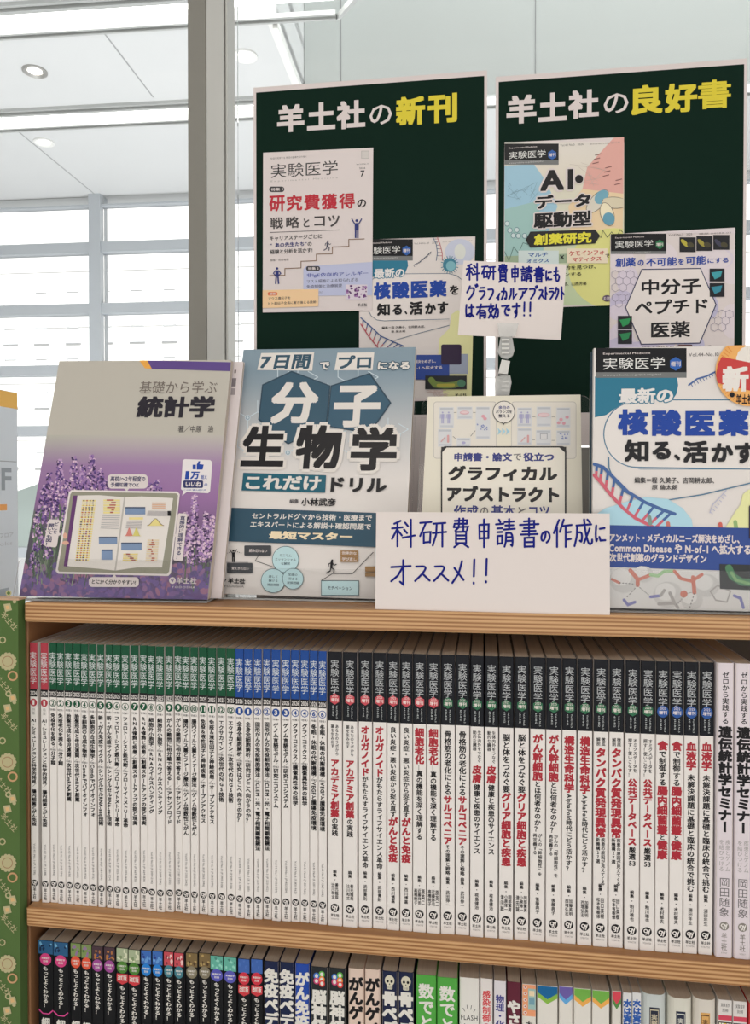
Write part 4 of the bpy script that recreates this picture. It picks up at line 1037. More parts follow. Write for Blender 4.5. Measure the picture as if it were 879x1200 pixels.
# ------------------------------------------------------------------ standing books in clear stands
ZB = TOP + .0027
def book_m(L, roll, dz): return lean_matrix(L[0], L[1], ZB + dz, L[2], L[3], roll)
def stand_m(L): return lean_matrix(L[0], L[1], ZB, L[2], L[3], 0) @ Matrix.Translation((0, 0, 0))
def display_book(name, label, M, W, H, T, lean, col, sidec, art=None, crop=None, group=None):
    t = thing(name, label, 'book', matrix=M, group=group)
    sh = math.tan(math.radians(lean))
    c = .0004; q = .0012
    prof = [(W, 0), (q, 0), (q * .3, q * .3), (0, q), (0, T - q), (q * .3, T - q * .3), (q, T), (W, T)]
    ip = [(W, c), (q, c), (q * .6, q * .6), (c, q), (c, T - q), (q * .6, T - q * .6), (q, T - c), (W, T - c)]
    n = len(prof); g = Geo()
    P3 = lambda x, y, z: (x, y, z + y * sh)
    g.add([P3(x, y, z) for z in (0, H) for x, y in prof], [(i + 1, i, n + i, n + i + 1) for i in range(n - 1)], col)
    g.add([P3(x, y, z) for z in (0, H) for x, y in ip], [(i, i + 1, n + i + 1, n + i) for i in range(n - 1)], PW)
    for z in (0, H): g.add([P3(x, y, z) for x, y in prof + ip], [(i, i + 1, n + i + 1, n + i) for i in range(n - 1)], sidec)
    g.add([P3(x, y, z) for x in (W,) for y, z in ((0, 0), (c, 0), (c, H), (0, H))], [(0, 1, 2, 3)], sidec)
    if art:
        a = Art(g, planemap(M, 0.0)); a.crop = crop or (0, 0, 1); a.clip = [(0, 0), (W, 0), (W, H), (0, H)]; art(a, W, H)
    g.build('cover', GLOSS, t)
    g = Geo()
    vs_ = [P3(x, y, z) for z in (.0003, H - .0004) for x, y in ((c + .0002, c + .0001), (W - .0004, c + .0001), (W - .0004, T - c - .0001), (c + .0002, T - c - .0001))]
    g.add(vs_, [(3, 2, 1, 0), (4, 5, 6, 7), (0, 1, 5, 4), (1, 2, 6, 5), (2, 3, 7, 6), (3, 0, 4, 7)])
    g.build('page_block', PAGES, t)
    return t
def stand(label, M, W, T, lean, lip, back, xl=-.004, xr=.004):
    """clear book stand: flat base, leaning back plate with rounded top corners, low front lip"""
    t = thing('book_stand', label, 'book stand', matrix=M, group='clear acrylic stands under the books')
    sh = math.tan(math.radians(lean)); P3 = lambda x, y, z: (x, y, z + y * sh)
    def plate(nm, y0, y1, z0, z1, r):
        pts = [(xl, z0), (W + xr, z0)]
        for cx, a0 in ((W + xr - r, 0), (xl + r, 90)):
            for i in range(6):
                a = math.radians(a0 + i * 18); pts.append((cx + r * math.cos(a), z1 - r + r * math.sin(a)))
        g = Geo(); n = len(pts)
        v = [P3(x, y0, z) for x, z in pts] + [P3(x, y1, z) for x, z in pts]
        g.add(v, [tuple(range(n)), tuple(range(2 * n - 1, n - 1, -1))], mat=0)
        g.add(v, [(i, i + n, (i + 1) % n + n, (i + 1) % n) for i in range(n)], mat=1)
        g.build(nm, [ACRYL, AEDGE], t)
    plate('front_lip', -.0052, -.0030, -.0020, lip, .004)
    plate('back_plate', T + .0008, T + .0030, -.0020, back, .008)
    g = Geo()
    v = [P3(x, y, z) for z in (-.0022, -.0004) for x, y in ((xl, -.0052), (W + xr, -.0052), (W + xr, T + .03), (xl, T + .03))]
    g.add(v, [(3, 2, 1, 0), (4, 5, 6, 7)], mat=0); g.add(v, [(0, 1, 5, 4), (1, 2, 6, 5), (2, 3, 7, 6), (3, 0, 4, 7)], mat=1)
    g.build('base', [ACRYL, AEDGE], t)

# --- lavender statistics book
L_LAV = (-0.4623, 0.7177, 18.1, 3.34)
M_LAV = book_m(L_LAV, .45, .0016)
def art_lav(a, W, H):
    C1 = (0, 400, 2.93); C2 = (30, 560, 3.822)
    a.crop = C1
    f = Art(a.g, lambda x, y: (x * W, (1 - y) * H)); f.d = 1e-5
    f.rect(0, 0, 1, 1, k(178, 173, 163))
    def photo(s, t):
        up = (k(178, 173, 165), k(150, 118, 158), k(142, 104, 150), k(110, 86, 120), k(92, 84, 96), k(104, 82, 130))
        t2 = t * 5; i = min(4, int(t2)); q = t2 - i
        c = [up[i][j] * (1 - q) + up[i + 1][j] * q for j in range(3)]
        gr = max(0, .42 - s) * (0.9 if .45 < t < .9 else .2)
        return (c[0] * (1 - gr), c[1] * (1 - gr * .45), c[2] * (1 - gr))
    f.grad(0, .335, 1, 1, photo, 8, 20); a.d = 1e-4
    rnd = random.Random(3)
    LV = [k(90, 66, 124), k(122, 92, 150), k(150, 116, 168), k(178, 146, 182), k(74, 54, 104), k(206, 180, 196), k(60, 44, 80)]
    def spike(x, y, h, w, light):
        a.line([(x, y + h), (x + rnd.uniform(-14, 14), y + h + 90)], 4, k(92, 110, 84), step=1e-6)
        for i in range(int(h / 5)):
            for j in range(4):
                yy = y + i * 5 + rnd.uniform(-3, 3); ww = w * (.4 + .6 * min(1, i * 5 / h * 2))
                a.ell(x + rnd.uniform(-ww, ww), yy, rnd.uniform(2.6, 6), rnd.uniform(2.4, 5), rnd.choice(LV[2:4] + LV[5:] if light else LV), 7, rnd.uniform(0, 3), step=6e-7)
    for i in range(160):                                   # green stems and leaves low on the left
        x = rnd.uniform(110, 330); y = rnd.uniform(560, 790); a.line([(x, y), (x + rnd.uniform(-20, 20), y + rnd.uniform(30, 80))], rnd.uniform(2, 5), rnd.choice((k(98, 118, 92), k(74, 92, 74), k(128, 140, 120))), step=4e-7)
    for x, y, h in ((205, 410, 150), (255, 400, 180), (315, 392, 190), (170, 455, 130), (285, 430, 160), (345, 440, 120), (232, 480, 120), (150, 500, 130), (190, 540, 130), (360, 480, 80), (130, 580, 140), (225, 570, 110), (165, 640, 110), (520, 490, 50), (540, 478, 60), (120, 700, 100)): spike(x, y, h, 17, False)
    for x, y, h in ((668, 530, 170), (640, 590, 150), (705, 590, 130), (730, 600, 110), (655, 640, 130), (690, 650, 110), (715, 670, 90), (738, 650, 90)): spike(x, y, h, 16, True)
    for i in range(420): a.ell(rnd.uniform(75, 725), rnd.uniform(770, 890), rnd.uniform(6, 17), rnd.uniform(5, 13), rnd.choice((k(104, 88, 136), k(114, 94, 146), k(122, 96, 142), k(136, 104, 140), k(98, 86, 128), k(150, 108, 132), k(110, 92, 142))), 9, rnd.uniform(0, 3), step=4e-7)
    a.poly([(505, 66), (793, 72), (792, 103), (522, 95)], k(88, 66, 128)); a.poly([(478, 65), (506, 66), (522, 95), (498, 93)], k(222, 160, 72))
    a.text('基礎から学ぶ', 480, 136, 746, 180, k(108, 98, 92)); a.text('統計学', 472, 188, 738, 263, k(34, 30, 40), .04); a.text('著／中原　治', 612, 290, 733, 313, k(80, 76, 76), .01)
    def bub(pts, tip):
        cx = sum(p[0] for p in pts) / 4; cy = sum(p[1] for p in pts) / 4
        a.poly(pts, PW); a.poly(tip, PW)
    BT = k(60, 56, 90)
    a.rect(370, 457, 508, 506, PW, 14); a.poly([(425, 504), (445, 504), (436, 516)], PW); a.text('高校1〜2年程度の', 380, 463, 500, 482, BT, .03); a.text('予備知識でOK', 380, 485, 478, 501, BT, .03)
    a.poly([(634, 405), (722, 408), (730, 416), (722, 515), (715, 522), (642, 518), (626, 530), (630, 514), (622, 508), (628, 410)], k(218, 212, 212))
    a.rect(662, 424, 673, 440, BLU); a.poly([(676, 424), (682, 412), (688, 412), (686, 422), (700, 424), (696, 441), (676, 441)], BLU)
    a.text('1', 637, 446, 650, 474, BLU, .05); a.text('万', 655, 448, 685, 474, BLU, .04); a.text('超え', 690, 460, 712, 474, BLU, .02)
    a.rect(630, 478, 698, 504, k(40, 46, 96), 5); a.text('いいね', 638, 482, 692, 500, PW, .04); a.text('の', 702, 488, 713, 499, BLU, .02); a.text('この本 購入者の声', 632, 508, 708, 514, BLU)
    a.crop = C2
    fr = [(207, 55), (680, 62), (692, 74), (652, 428), (640, 440), (148, 430), (136, 418), (195, 66)]
    a.poly(fr, k(214, 206, 204)); a.poly([(210, 63), (676, 70), (684, 80), (644, 420), (634, 431), (152, 421), (146, 412), (202, 74)], k(140, 138, 122))
    a.poly([(215, 80), (236, 80), (195, 400), (172, 396)], k(96, 56, 104)); a.ell(178, 260, 9, 14, k(206, 160, 140), 10); a.ell(180, 292, 16, 9, k(206, 160, 140), 10)
    a.poly([(234, 80), (330, 78), (445, 88), (403, 416), (330, 408), (188, 396)], k(212, 206, 200)); a.poly([(445, 88), (520, 84), (662, 92), (612, 402), (500, 402), (403, 416)], k(214, 208, 202))
    a.line([(445, 88), (403, 416)], 7, k(176, 170, 164))
    for i in range(26):
        y = 100 + i * 10.6; x = 255 - i * 1.25
        a.rect(x, y, x + 62, y + 7, k(216, 200, 128), step=1e-6)
        for j in range(4): a.rect(x + 5 + j * 14 + rnd.uniform(-3, 3), y, x + 11 + j * 14, y + 6, rnd.choice((k(170, 90, 70), k(130, 80, 110), k(90, 80, 80))), step=1e-6)
    for i in range(6): y = 98 + i * 11; a.rect(350, y, 425, y + 8, k(220, 206, 140)); a.rect(360 + rnd.uniform(0, 30), y, 385 + rnd.uniform(0, 30), y + 6, k(170, 90, 80))
    for i in range(8): a.line([(345 - i, 170 + i * 8), (425 - i, 172 + i * 8)], 2, k(150, 146, 150), step=1e-6)
    for x0, y0, x1, y1 in ((448, 132, 538, 165), (330, 265, 412, 297), (430, 291, 522, 325), (342, 322, 391, 368)): a.rect(x0, y0, x1, y1, k(118, 138, 168)); a.rect(x0, y0, x1, y0 + 6, k(60, 74, 100)) 
    a.rect(465, 178, 528, 188, k(222, 206, 140))
    for i in range(6): a.line([(455 - i, 195 + i * 6), (525 - i, 197 + i * 6)], 2, k(150, 146, 150), step=1e-6); a.line([(550 - i, 150 + i * 4), (640 - i, 152 + i * 4)], 1.6, k(150, 146, 150), step=1e-6)
    for cx, wd, c in ((466, 18, k(196, 120, 110)), (498, 18, k(200, 190, 110))):
        a.poly([(cx + t, 262 - 38 * math.exp(-(t / wd * 1.8) ** 2)) for t in range(-27, 28, 3)] + [(cx + 27, 262), (cx - 27, 262)], c)
    a.poly([(584 + t, 216 - 32 * math.exp(-(t / 20) ** 2)) for t in range(-38, 39, 4)] + [(622, 216), (546, 216)], k(214, 200, 130)); a.line([(584 + t, 216 - 32 * math.exp(-(t / 20) ** 2)) for t in range(-38, 39, 4)], 2.2, k(110, 80, 60))
    for i in range(4): 
        a.rect(568, 112 + i * 8, 628, 117 + i * 8, k(214, 176, 150)); a.rect(440 - i, 340 + i * 9, 505 - i, 346 + i * 9, k(218, 200, 130)); a.rect(452 + i * 8, 340 + i * 9, 470 + i * 8, 346 + i * 9, k(150, 80, 70))
    for i in range(10):
        a.rect(548 - i, 278 + i * 10, 600 - i, 284 + i * 10, k(216, 200, 170), step=1e-6); a.rect(555 - i + rnd.uniform(0, 20), 278 + i * 10, 570 - i + rnd.uniform(0, 20), 284 + i * 10, k(170, 100, 80), step=1e-6)
    a.rect(638, 150, 652, 172, INK)
    a.poly([(112, 187), (152, 189), (160, 197), (144, 305), (136, 313), (92, 308), (84, 300), (104, 195)], PW); a.poly([(152, 246), (165, 254), (150, 262)], PW)
    a.text('どこを', 130, 200, 148, 252, BT, .03, vert=True); a.text('開いても図！', 98, 206, 124, 305, BT, .03, vert=True)
    a.poly([(690, 160), (722, 163), (726, 170), (706, 372), (698, 376), (668, 372), (664, 364), (684, 166)], PW); a.poly([(676, 252), (665, 260), (676, 268)], PW); a.text('直感的に理解できる！', 684, 172, 708, 366, BT, .03, vert=True)
    a.rect(286, 446, 510, 490, PW, 16); a.poly([(390, 448), (410, 448), (401, 430)], PW); a.text('とにかく分かりやすい!', 300, 456, 496, 480, INK, .03)
    a.ell(660, 461, 15, 15, PW); a.line([(654, 456), (660, 466), (666, 452)], 4, k(100, 80, 130)); a.text('羊土社', 678, 447, 768, 477, PW, .03); a.text('YODOSHA', 656, 485, 762, 497, PW, .01, track=.12)
display_book('statistics_book', 'lavender field book standing at the left end of the shelf top', M_LAV, .1940, .2620, .010, 18.1, k(120, 112, 130), PW, art_lav)
stand('clear acrylic stand under the lavender field book', stand_m(L_LAV), .1940, .0185, 18.1, .040, .20, -.004, .001)
# pale second book behind it
M_2 = M_LAV @ Matrix.Translation((.0105, .0106, .0106 * math.tan(math.radians(18.1))))
def art_back(a, W, H):
    a.rect(W - .014, H - .030, W - .006, H - .020, k(120, 112, 116)); a.rect(W - .013, H - .040, W - .006, H - .032, k(150, 142, 144)); a.rect(W - .009, H - .014, W - .007, H - .010, k(110, 100, 100))
t = display_book('statistics_book', 'pale pinkish book peeping out behind the lavender field book', M_2, .1940, .262, .006, 18.1, k(204, 194, 194), PW)
g = Geo(); a = Art(g, lambda x, y: (x, y), -.00004); art_back(a, .1940, .262); g.build('barcode', MATTE, t)

# --- molecular biology drill
L_DR = (-0.2712, 0.7562, 17.3, -0.6)
M_DR = book_m(L_DR, .8, .0027)
def art_drill(a, W, H):
    C1 = (240, 400, 3.381); C2 = (240, 600, 3.995); C3 = (290, 400, 4.186)
    NV = k(46, 76, 94); DK_ = k(20, 18, 22); WH = k(212, 206, 200)
    f = Art(a.g, lambda x, y: (x * W, (1 - y) * H)); f.d = 1e-5
    def bgc(s, t):
        q = min(1, max(0, (t - .12) / .42)); c0, c1 = k(124, 142, 154), k(212, 206, 202)
        return tuple(c0[i] * (1 - q) + c1[i] * q for i in range(3))
    f.grad(0, 0, 1, 1, bgc, 2, 20); a.d = 1e-4
    a.crop = C1
    rnd = random.Random(5); LN = k(190, 202, 208)
    r = 46
    for row in range(7):
        for colu in range(10):
            cx = 130 + colu * r * 1.73 + (row % 2) * r * .87; cy = 50 + row * r * 1.5
            if rnd.random() < .3: continue
            P6 = [(cx + r * math.cos(math.radians(30 + 60 * j)), cy + r * math.sin(math.radians(30 + 60 * j))) for j in range(4)]
            L_, R_ = 150 - (cy - 28) * .118, 842 - (cy - 28) * .062
            if min(p[0] for p in P6) < L_ or max(p[0] for p in P6) > R_ or cy > 420 or min(p[1] for p in P6) < 32: continue
            a.line(P6, 3.2, LN, step=1e-6)
            if rnd.random() < .5: a.line([(cx, cy), P6[0]], 3.2, LN, step=1e-6)
            if rnd.random() < .45: a.ell(*P6[1], 11, 11, LN, 14, step=2e-6); a.ell(*P6[1], 8.5, 8.5, k(136, 154, 166), 14, step=2e-6); a.ell(*P6[1], 5, 5, LN, 10, step=2e-6)
    a.poly([(224, 47), (434, 44), (426, 117), (208, 114)], WH); a.text('7日間', 222, 52, 422, 112, NV, .035, slant=.1)
    a.poly([(526, 46), (672, 44), (665, 115), (514, 115)], WH); a.text('プロ', 530, 55, 660, 110, NV, .035)
    a.text('で', 456, 82, 494, 114, WH, .04, out=NV, ow=.09); a.text('になる', 686, 80, 812, 114, WH, .04, out=NV, ow=.09)
    a.poly([(228, 172), (345, 118), (498, 176), (484, 338), (330, 410), (212, 312)], k(40, 64, 80)); a.poly([(233, 176), (345, 124), (493, 179), (479, 335), (331, 404), (218, 308)], k(50, 80, 98))
    a.poly([(500, 176), (655, 126), (740, 245), (654, 368), (484, 338)], k(40, 64, 80)); a.poly([(504, 180), (652, 132), (733, 245), (651, 361), (489, 335)], k(52, 84, 104))
    a.text('分', 264, 162, 450, 328, WH, .035); a.text('子', 512, 175, 696, 342, WH, .035)
    for ch, b in (('生', (150, 335, 318, 498)), ('物', (362, 333, 542, 508)), ('学', (580, 340, 762, 515))): a.text(ch, *b, DK_, .035, out=WH, ow=.075)
    a.poly([(154, 522), (482, 532), (478, 601), (147, 592)], k(24, 88, 106)); a.text('これだけ', 164, 532, 462, 592, WH, .04); a.text('ドリル', 500, 540, 722, 600, DK_, .04)
    a.text('編集', 337, 626, 373, 643, k(80, 78, 80), .02); a.text('小林武彦', 383, 622, 520, 655, DK_, .03)
    a.poly([(89, 660), (812, 686), (803, 822), (72, 792)], NV)
    a.text('セントラルドグマから技術・医療まで', 188, 682, 664, 712, WH, .028); a.text('エキスパートによる解説＋確認問題で', 182, 715, 660, 746, WH, .028); a.text('最短マスター', 256, 752, 586, 792, k(230, 208, 176), .045)
    a.crop = C2
    HB = k(160, 138, 132)
    for ph in (0, math.pi): a.line([(52 + t * 6, 345 + 34 * math.sin(t * 6 / 216 * 2 * math.pi * .97 + ph)) for t in range(0, 150)], 6, HB)
    man(a, 136, 238, 60, DK_, 'cheer')
    for i in range(9): a.ell(108 + i * 8, 182 + abs(4 - i) * 3, 2.2, 2.2, DK_, 6)
    a.rect(92, 236, 205, 240, k(150, 146, 146)); a.rect(187, 158, 313, 206, k(64, 66, 70), 5); a.text('読み切れない', 210, 174, 294, 192, PW, .02); a.rect(106, 240, 226, 288, k(64, 66, 70), 5); a.text('覚えきれない', 128, 258, 208, 274, PW, .02)
    a.line([(260, 195), (238, 230), (320, 258)], 2.5, DK_)
    for x, y, r_, t in ((380, 224, 63, ('ミニマム', 'エッセンシャル', 'な解説')), (322, 323, 57, ('楽しく', '解ける', '確認問題')), (415, 314, 50, ('知識の', '深まる', '発展問題'))):
        a.ell(x, y, r_, r_, k(70, 96, 104), 30); a.ell(x, y, r_ - 2.5, r_ - 2.5, k(178, 206, 210), 30)
        for i, s_ in enumerate(t): w_ = len(s_) * 7; a.text(s_, x - w_, y - 26 + i * 19, x + w_, y - 12 + i * 19, k(60, 80, 90), .01)
    a.rect(546, 322, 724, 393, k(70, 96, 104)); a.rect(549, 325, 721, 390, k(182, 208, 212)); a.text('モチベーション', 578, 348, 692, 368, k(60, 80, 90), .02)
    a.line([(548, 322), (600, 290), (692, 291), (790, 190)], 3, DK_); man(a, 598, 292, 68, DK_, 'run')
    a.rect(637, 182, 720, 208, k(150, 116, 76)); a.rect(637, 210, 720, 236, k(150, 116, 76)); a.text('効率的な', 644, 186, 712, 203, PW, .02); a.text('学び直し', 644, 214, 712, 231, PW, .02)
    a.rect(752, 257, 812, 282, k(150, 116, 76)); a.rect(752, 284, 812, 304, k(150, 116, 76))
    a.text('羊土社', 112, 310, 192, 338, DK_, .04); a.text('YODOSHA', 92, 342, 186, 356, k(110, 104, 104), .01); a.poly([(78, 314), (106, 314), (92, 338)], DK_)
    a.rect(800, 165, 960, 385, k(206, 214, 214), 10)
display_book('drill_book', 'blue grey drill book with white characters in dark hexagons', M_DR, .1935, .2750, .014, 17.3, k(130, 146, 158), PW, art_drill)
stand('clear acrylic stand under the blue grey drill book', stand_m(L_DR), .1935, .0155, 17.3, .030, .24, .006, .004)

# --- graphical abstract book
L_GA = (-0.0631, 0.7462, 18.7, -2.3)
M_GA = book_m(L_GA, .5, .0015)
def art_ga(a, W, H):
    CR = k(216, 210, 194); LG = k(196, 194, 196); PU = k(160, 158, 190); NV = k(48, 54, 120)
    f = Art(a.g, lambda x, y: (x * W, (1 - y) * H)); f.rect(0, 0, 1, 1, CR); a.d = 6e-5
    a.crop = (480, 440, 3.6625)
    a.rect(102, 112, 374, 357, k(186, 180, 172), 14); a.rect(105, 115, 371, 354, k(214, 208, 198), 12); a.rect(436, 112, 716, 358, k(186, 180, 172), 14); a.rect(439, 115, 713, 355, k(214, 208, 198), 12)
    for b in ((128, 136, 190, 226), (204, 134, 270, 188), (284, 134, 346, 274), (122, 230, 182, 306), (202, 268, 262, 308), (462, 138, 525, 220), (545, 134, 608, 220), (630, 138, 690, 225), (462, 226, 525, 300), (542, 234, 608, 302), (630, 236, 690, 302)):
        a.rect(*b, k(202, 202, 204)); a.rect(b[0] + 4, b[1] + 3, b[2] - 4, b[1] + 11, k(178, 180, 186))
        a.rect(b[0] + 4, b[3] - 12, b[2] - 4, b[3] - 4, k(184, 186, 192))
    for x in (142, 168, 480, 507): man(a, x, 206, 50, PU, 'people')
    for x, y, rx, ry in ((236, 160, 20, 8), (576, 170, 26, 9)): a.ell(x, y, rx, ry, k(206, 160, 166), 18); a.ell(x, y - 1, rx - 4, ry - 3, k(214, 190, 192), 16)
    for x, y in ((316, 176), (324, 186), (650, 190), (662, 206), (676, 180), (640, 204)): a.ell(x, y, 8, 7, k(206, 150, 160), 10)
    rnd = random.Random(2)
    for cx, cy in ((312, 222), (658, 262)):
        for i in range(14): a.ell(cx + rnd.uniform(-22, 22), cy + rnd.uniform(-12, 12), 3, 3, k(124, 134, 178), 8, step=1e-6)
    for x, y in ((165, 268), (508, 268)): a.rect(x - 4, y - 12, x + 5, y + 22, k(200, 150, 150), 4); a.line([(x - 30, y + 18), (x - 12, y - 2)], 5, k(200, 160, 160))
    a.rect(560, 250, 592, 276, k(150, 150, 156)); a.rect(563, 253, 589, 273, k(206, 204, 204)); a.ell(232, 290, 9, 6, PU, 12)
    for p in ([(190, 160), (202, 160)], [(272, 160), (284, 160)], [(186, 262), (198, 272)], [(262, 262), (282, 238)], [(527, 178), (540, 178)], [(610, 178), (624, 178)], [(527, 278), (538, 278)], [(610, 280), (624, 280)]): a.line(p, 2, k(110, 110, 110))
    for x in (378, 396, 414): a.poly([(x, 226), (x + 16, 241), (x, 257), (x + 4, 241)], k(156, 196, 214))
    a.poly([(392, 196), (414, 196), (403, 215)], k(60, 58, 60)); a.ell(405, 158, 48, 48, k(60, 58, 60), 30); a.ell(405, 158, 45, 45, k(218, 212, 204), 30); a.poly([(396, 196), (410, 196), (403, 208)], k(218, 212, 204))
    a.text('余白の', 382, 131, 430, 146, NV, .03); a.text('バランスを', 370, 150, 440, 164, k(60, 58, 70), .03); a.text('整える', 382, 167, 430, 182, k(60, 58, 70), .03)
    a.rect(135, 305, 673, 985, k(40, 38, 40), 20); a.rect(141, 311, 666, 980, k(222, 216, 204), 8)
    for p in ([(136, 308), (162, 308), (138, 334)], [(672, 308), (640, 308), (671, 336)]): a.poly(p, k(40, 38, 40))
    a.text('申請書・論文', 192, 333, 440, 370, NV, .035); a.text('で', 446, 337, 480, 366, k(110, 106, 106), .02); a.text('役立つ', 488, 333, 620, 370, NV, .035)
    a.text('グラフィカル', 166, 388, 634, 456, INK, .045); a.text('アブストラクト', 160, 474, 642, 546, INK, .045)
    a.text('作成', 190, 558, 295, 612, NV, .03); a.text('の', 303, 566, 338, 606, k(110, 106, 106), .02); a.text('基本', 350, 558, 455, 612, NV, .03); a.text('と', 465, 566, 500, 606, k(110, 106, 106), .02); a.text('コツ', 512, 562, 600, 610, NV, .03)
    a.text('投稿先・目的にあわせてデザインする', 175, 650, 640, 690, INK, .01); a.text('著／大塩立華', 300, 730, 520, 765, INK, .01); a.rect(150, 820, 660, 970, k(186, 200, 210)); a.text('羊土社', 340, 880, 470, 920, INK, .03)
display_book('guide_book', 'cream guide book with a black framed title, half hidden by a white card', M_GA, .1562, .2165, .012, 18.7, k(206, 200, 186), PW, art_ga)
stand('clear acrylic stand under the cream guide book', stand_m(L_GA), .1562, .0135, 18.7, .028, .2175, -.006, .0125)

# --- nucleic acid journal at the right
L_KA = (0.0983, 0.7255, 1.0, 0.38)
M_KA = book_m(L_KA, .36, .0011)
def art_ka(a, W, H):
    K1 = (690, 395, 4.651); K2 = (690, 600, 4.651); K0 = (660, 390, 3.429)
    f = Art(a.g, lambda x, y: (x * W, (1 - y) * H)); f.rect(0, 0, 1, 1, k(214, 208, 204)); a.d = 6e-5
    a.crop = K1; LN = k(78, 116, 142)
    a.poly([(34, 215), (480, 215), (488, 262), (478, 310), (455, 345), (270, 345), (170, 372), (95, 425), (33, 438)], TEAL)
    a.rect(95, 338, 1100, 722, LN, 185) ; a.rect(84, 342, 1100, 718, k(218, 212, 208), 180)
    a.line([(455, 342), (880, 342)], 6, LN)
    a.ring(262, 530, 180, 6, LN, 24, 90, 270); a.line([(262, 710), (1000, 722)], 6, LN)
    header(a, 39, 60, 533, 222, 192, k(44, 92, 168))
    a.text('Vol.44-No.10　2026', 545, 83, 800, 106, k(96, 92, 92), .01)
    a.line([(545, 262), (590, 228), (640, 214), (700, 185)], 9, k(66, 96, 150), True)
    for i in range(9): a.line([(556 + i * 16, 252 - i * 8), (566 + i * 16, 270 - i * 8)], 4, k(66, 96, 150))
    a.text('最新の', 165, 276, 460, 362, k(216, 212, 210), .035, out=TEAL, ow=.06)
    for ch, b in (('核', (158, 392, 325, 536)), ('酸', (342, 395, 506, 540)), ('医', (526, 402, 688, 538)), ('薬', (706, 394, 872, 540)), ('を', (900, 420, 985, 520))): a.text(ch, *b, BLU if ch != 'を' else INK, .045)
    for ch, b in (('知', (195, 560, 326, 680)), ('る', (346, 570, 446, 668)), ('、', (464, 640, 498, 672)), ('活', (512, 566, 650, 686)), ('か', (668, 578, 786, 680)), ('す', (796, 576, 906, 690))): a.text(ch, *b, INK, .042)
    a.crop = K0
    a.line([(182, 498), (184, 545), (206, 596), (250, 640), (300, 668), (370, 680)], 5, LN); a.line([(370, 680), (560, 650), (760, 602)], 5, LN)
    a.text('編集＝程 久美子、吉岡耕太郎、', 286, 580, 606, 606, k(60, 58, 60), .02); a.text('原 倫太朗', 356, 610, 458, 631, k(60, 58, 60), .02)
    a.poly([(122, 735), (170, 705), (250, 680), (330, 660), (420, 668), (480, 705), (515, 750), (522, 790), (122, 790)], k(166, 204, 218))
    a.poly([(640, 800), (690, 720), (712, 690), (720, 650), (745, 630), (800, 640), (860, 700), (900, 830), (700, 830)], k(218, 218, 160))
    a.line([(588, 725), (600, 690), (630, 660), (655, 632)], 4, k(180, 180, 200)); 
    for i in range(7): a.line([(590 + i * 9, 720 - i * 12), (600 + i * 9, 728 - i * 12)], 3, k(180, 180, 200))
    helix(a, [(124, 528), (160, 540), (200, 580), (260, 640), (330, 682), (400, 712), (448, 728)], [(124, 572), (150, 600), (190, 650), (240, 705), (290, 745), (340, 770), (380, 790)], 10, 13, k(64, 96, 150), k(196, 92, 108))
    for x, y, c in ((345, 740, k(120, 140, 130)), (420, 765, k(190, 110, 100)), (630, 768, k(196, 90, 80)), (690, 760, k(140, 170, 110))): a.line([(x, y), (x + 4, y + 26)], 16, c, True)
    a.crop = K2
    a.poly([(-10, 68), (1110, 92), (1110, 330), (-10, 296)], k(36, 66, 136))
    a.text('アンメット・メディカルニーズ解決をめざし、', 112, 114, 820, 172, PW, .035); a.text('Common Disease や N-of-1 へ拡大する', 108, 166, 880, 232, PW, .035); a.text('次世代創薬のグランドデザイン', 112, 222, 640, 280, PW, .035)
    a.poly([(-10, 297), (1110, 331), (1105, 560), (-10, 515)], k(204, 202, 200))
    for x, y, r_ in ((190, 370, 78), (430, 450, 80), (640, 400, 70), (300, 340, 50), (560, 480, 60)): a.ell(x, y, r_, r_ * .9, k(190, 188, 186), 24); a.ell(x - 14, y - 16, r_ * .7, r_ * .6, k(208, 206, 204), 20)
    RD, GN, GY, PB = k(190, 116, 100), k(150, 184, 140), k(160, 156, 154), k(120, 120, 170)
    for p, c, w_ in (([(225, 318), (265, 365), (265, 398)], RD, 22), ([(265, 370), (335, 342)], RD, 18), ([(335, 342), (375, 348), (410, 322), (465, 322)], GN, 18), ([(465, 322), (500, 362), (560, 376)], RD, 18), ([(566, 355), (574, 438)], RD, 22), ([(566, 372), (615, 340)], RD, 18),
                     ([(125, 366), (165, 385)], RD, 14), ([(190, 478), (212, 505), (250, 490)], PB, 16), ([(335, 462), (390, 455)], PB, 16), ([(390, 455), (410, 425)], GY, 16), ([(380, 500), (465, 495), (440, 440)], GY, 18), ([(465, 495), (485, 520)], GY, 16), ([(660, 430), (690, 480), (750, 490), (770, 430), (700, 400), (660, 430)], GY, 8), ([(790, 455), (825, 470), (840, 520)], PB, 16)): a.line(p, w_, c, True)
    a.ell(516, 446, 20, 20, RD, 16)
    for p in ([(165, 385), (250, 392)], [(265, 400), (200, 470)], [(275, 410), (330, 455)], [(574, 440), (545, 530)], [(535, 442), (565, 436)], [(516, 462), (470, 510)]):
        for i in range(5): t0, t1 = i / 5, i / 5 + .1; a.line([(p[0][0] + (p[1][0] - p[0][0]) * t0, p[0][1] + (p[1][1] - p[0][1]) * t0), (p[0][0] + (p[1][0] - p[0][0]) * t1, p[0][1] + (p[1][1] - p[0][1]) * t1)], 5, k(110, 108, 106))
    a.poly([(710, 283), (1000, 290), (1000, 430), (712, 418)], k(36, 40, 42)); a.line([(760, 305), (780, 350), (830, 380), (900, 385)], 40, k(70, 120, 84), True); a.line([(775, 330), (800, 370), (880, 392)], 16, k(120, 160, 110), True)
    a.rect(870, -40, 1000, 150, k(44, 30, 50), 14)
    a.crop = K1                                           # round new-release sticker
    cx, cy = 872, 190
    a.ell(cx, cy, 184, 188, k(232, 168, 96), 48)
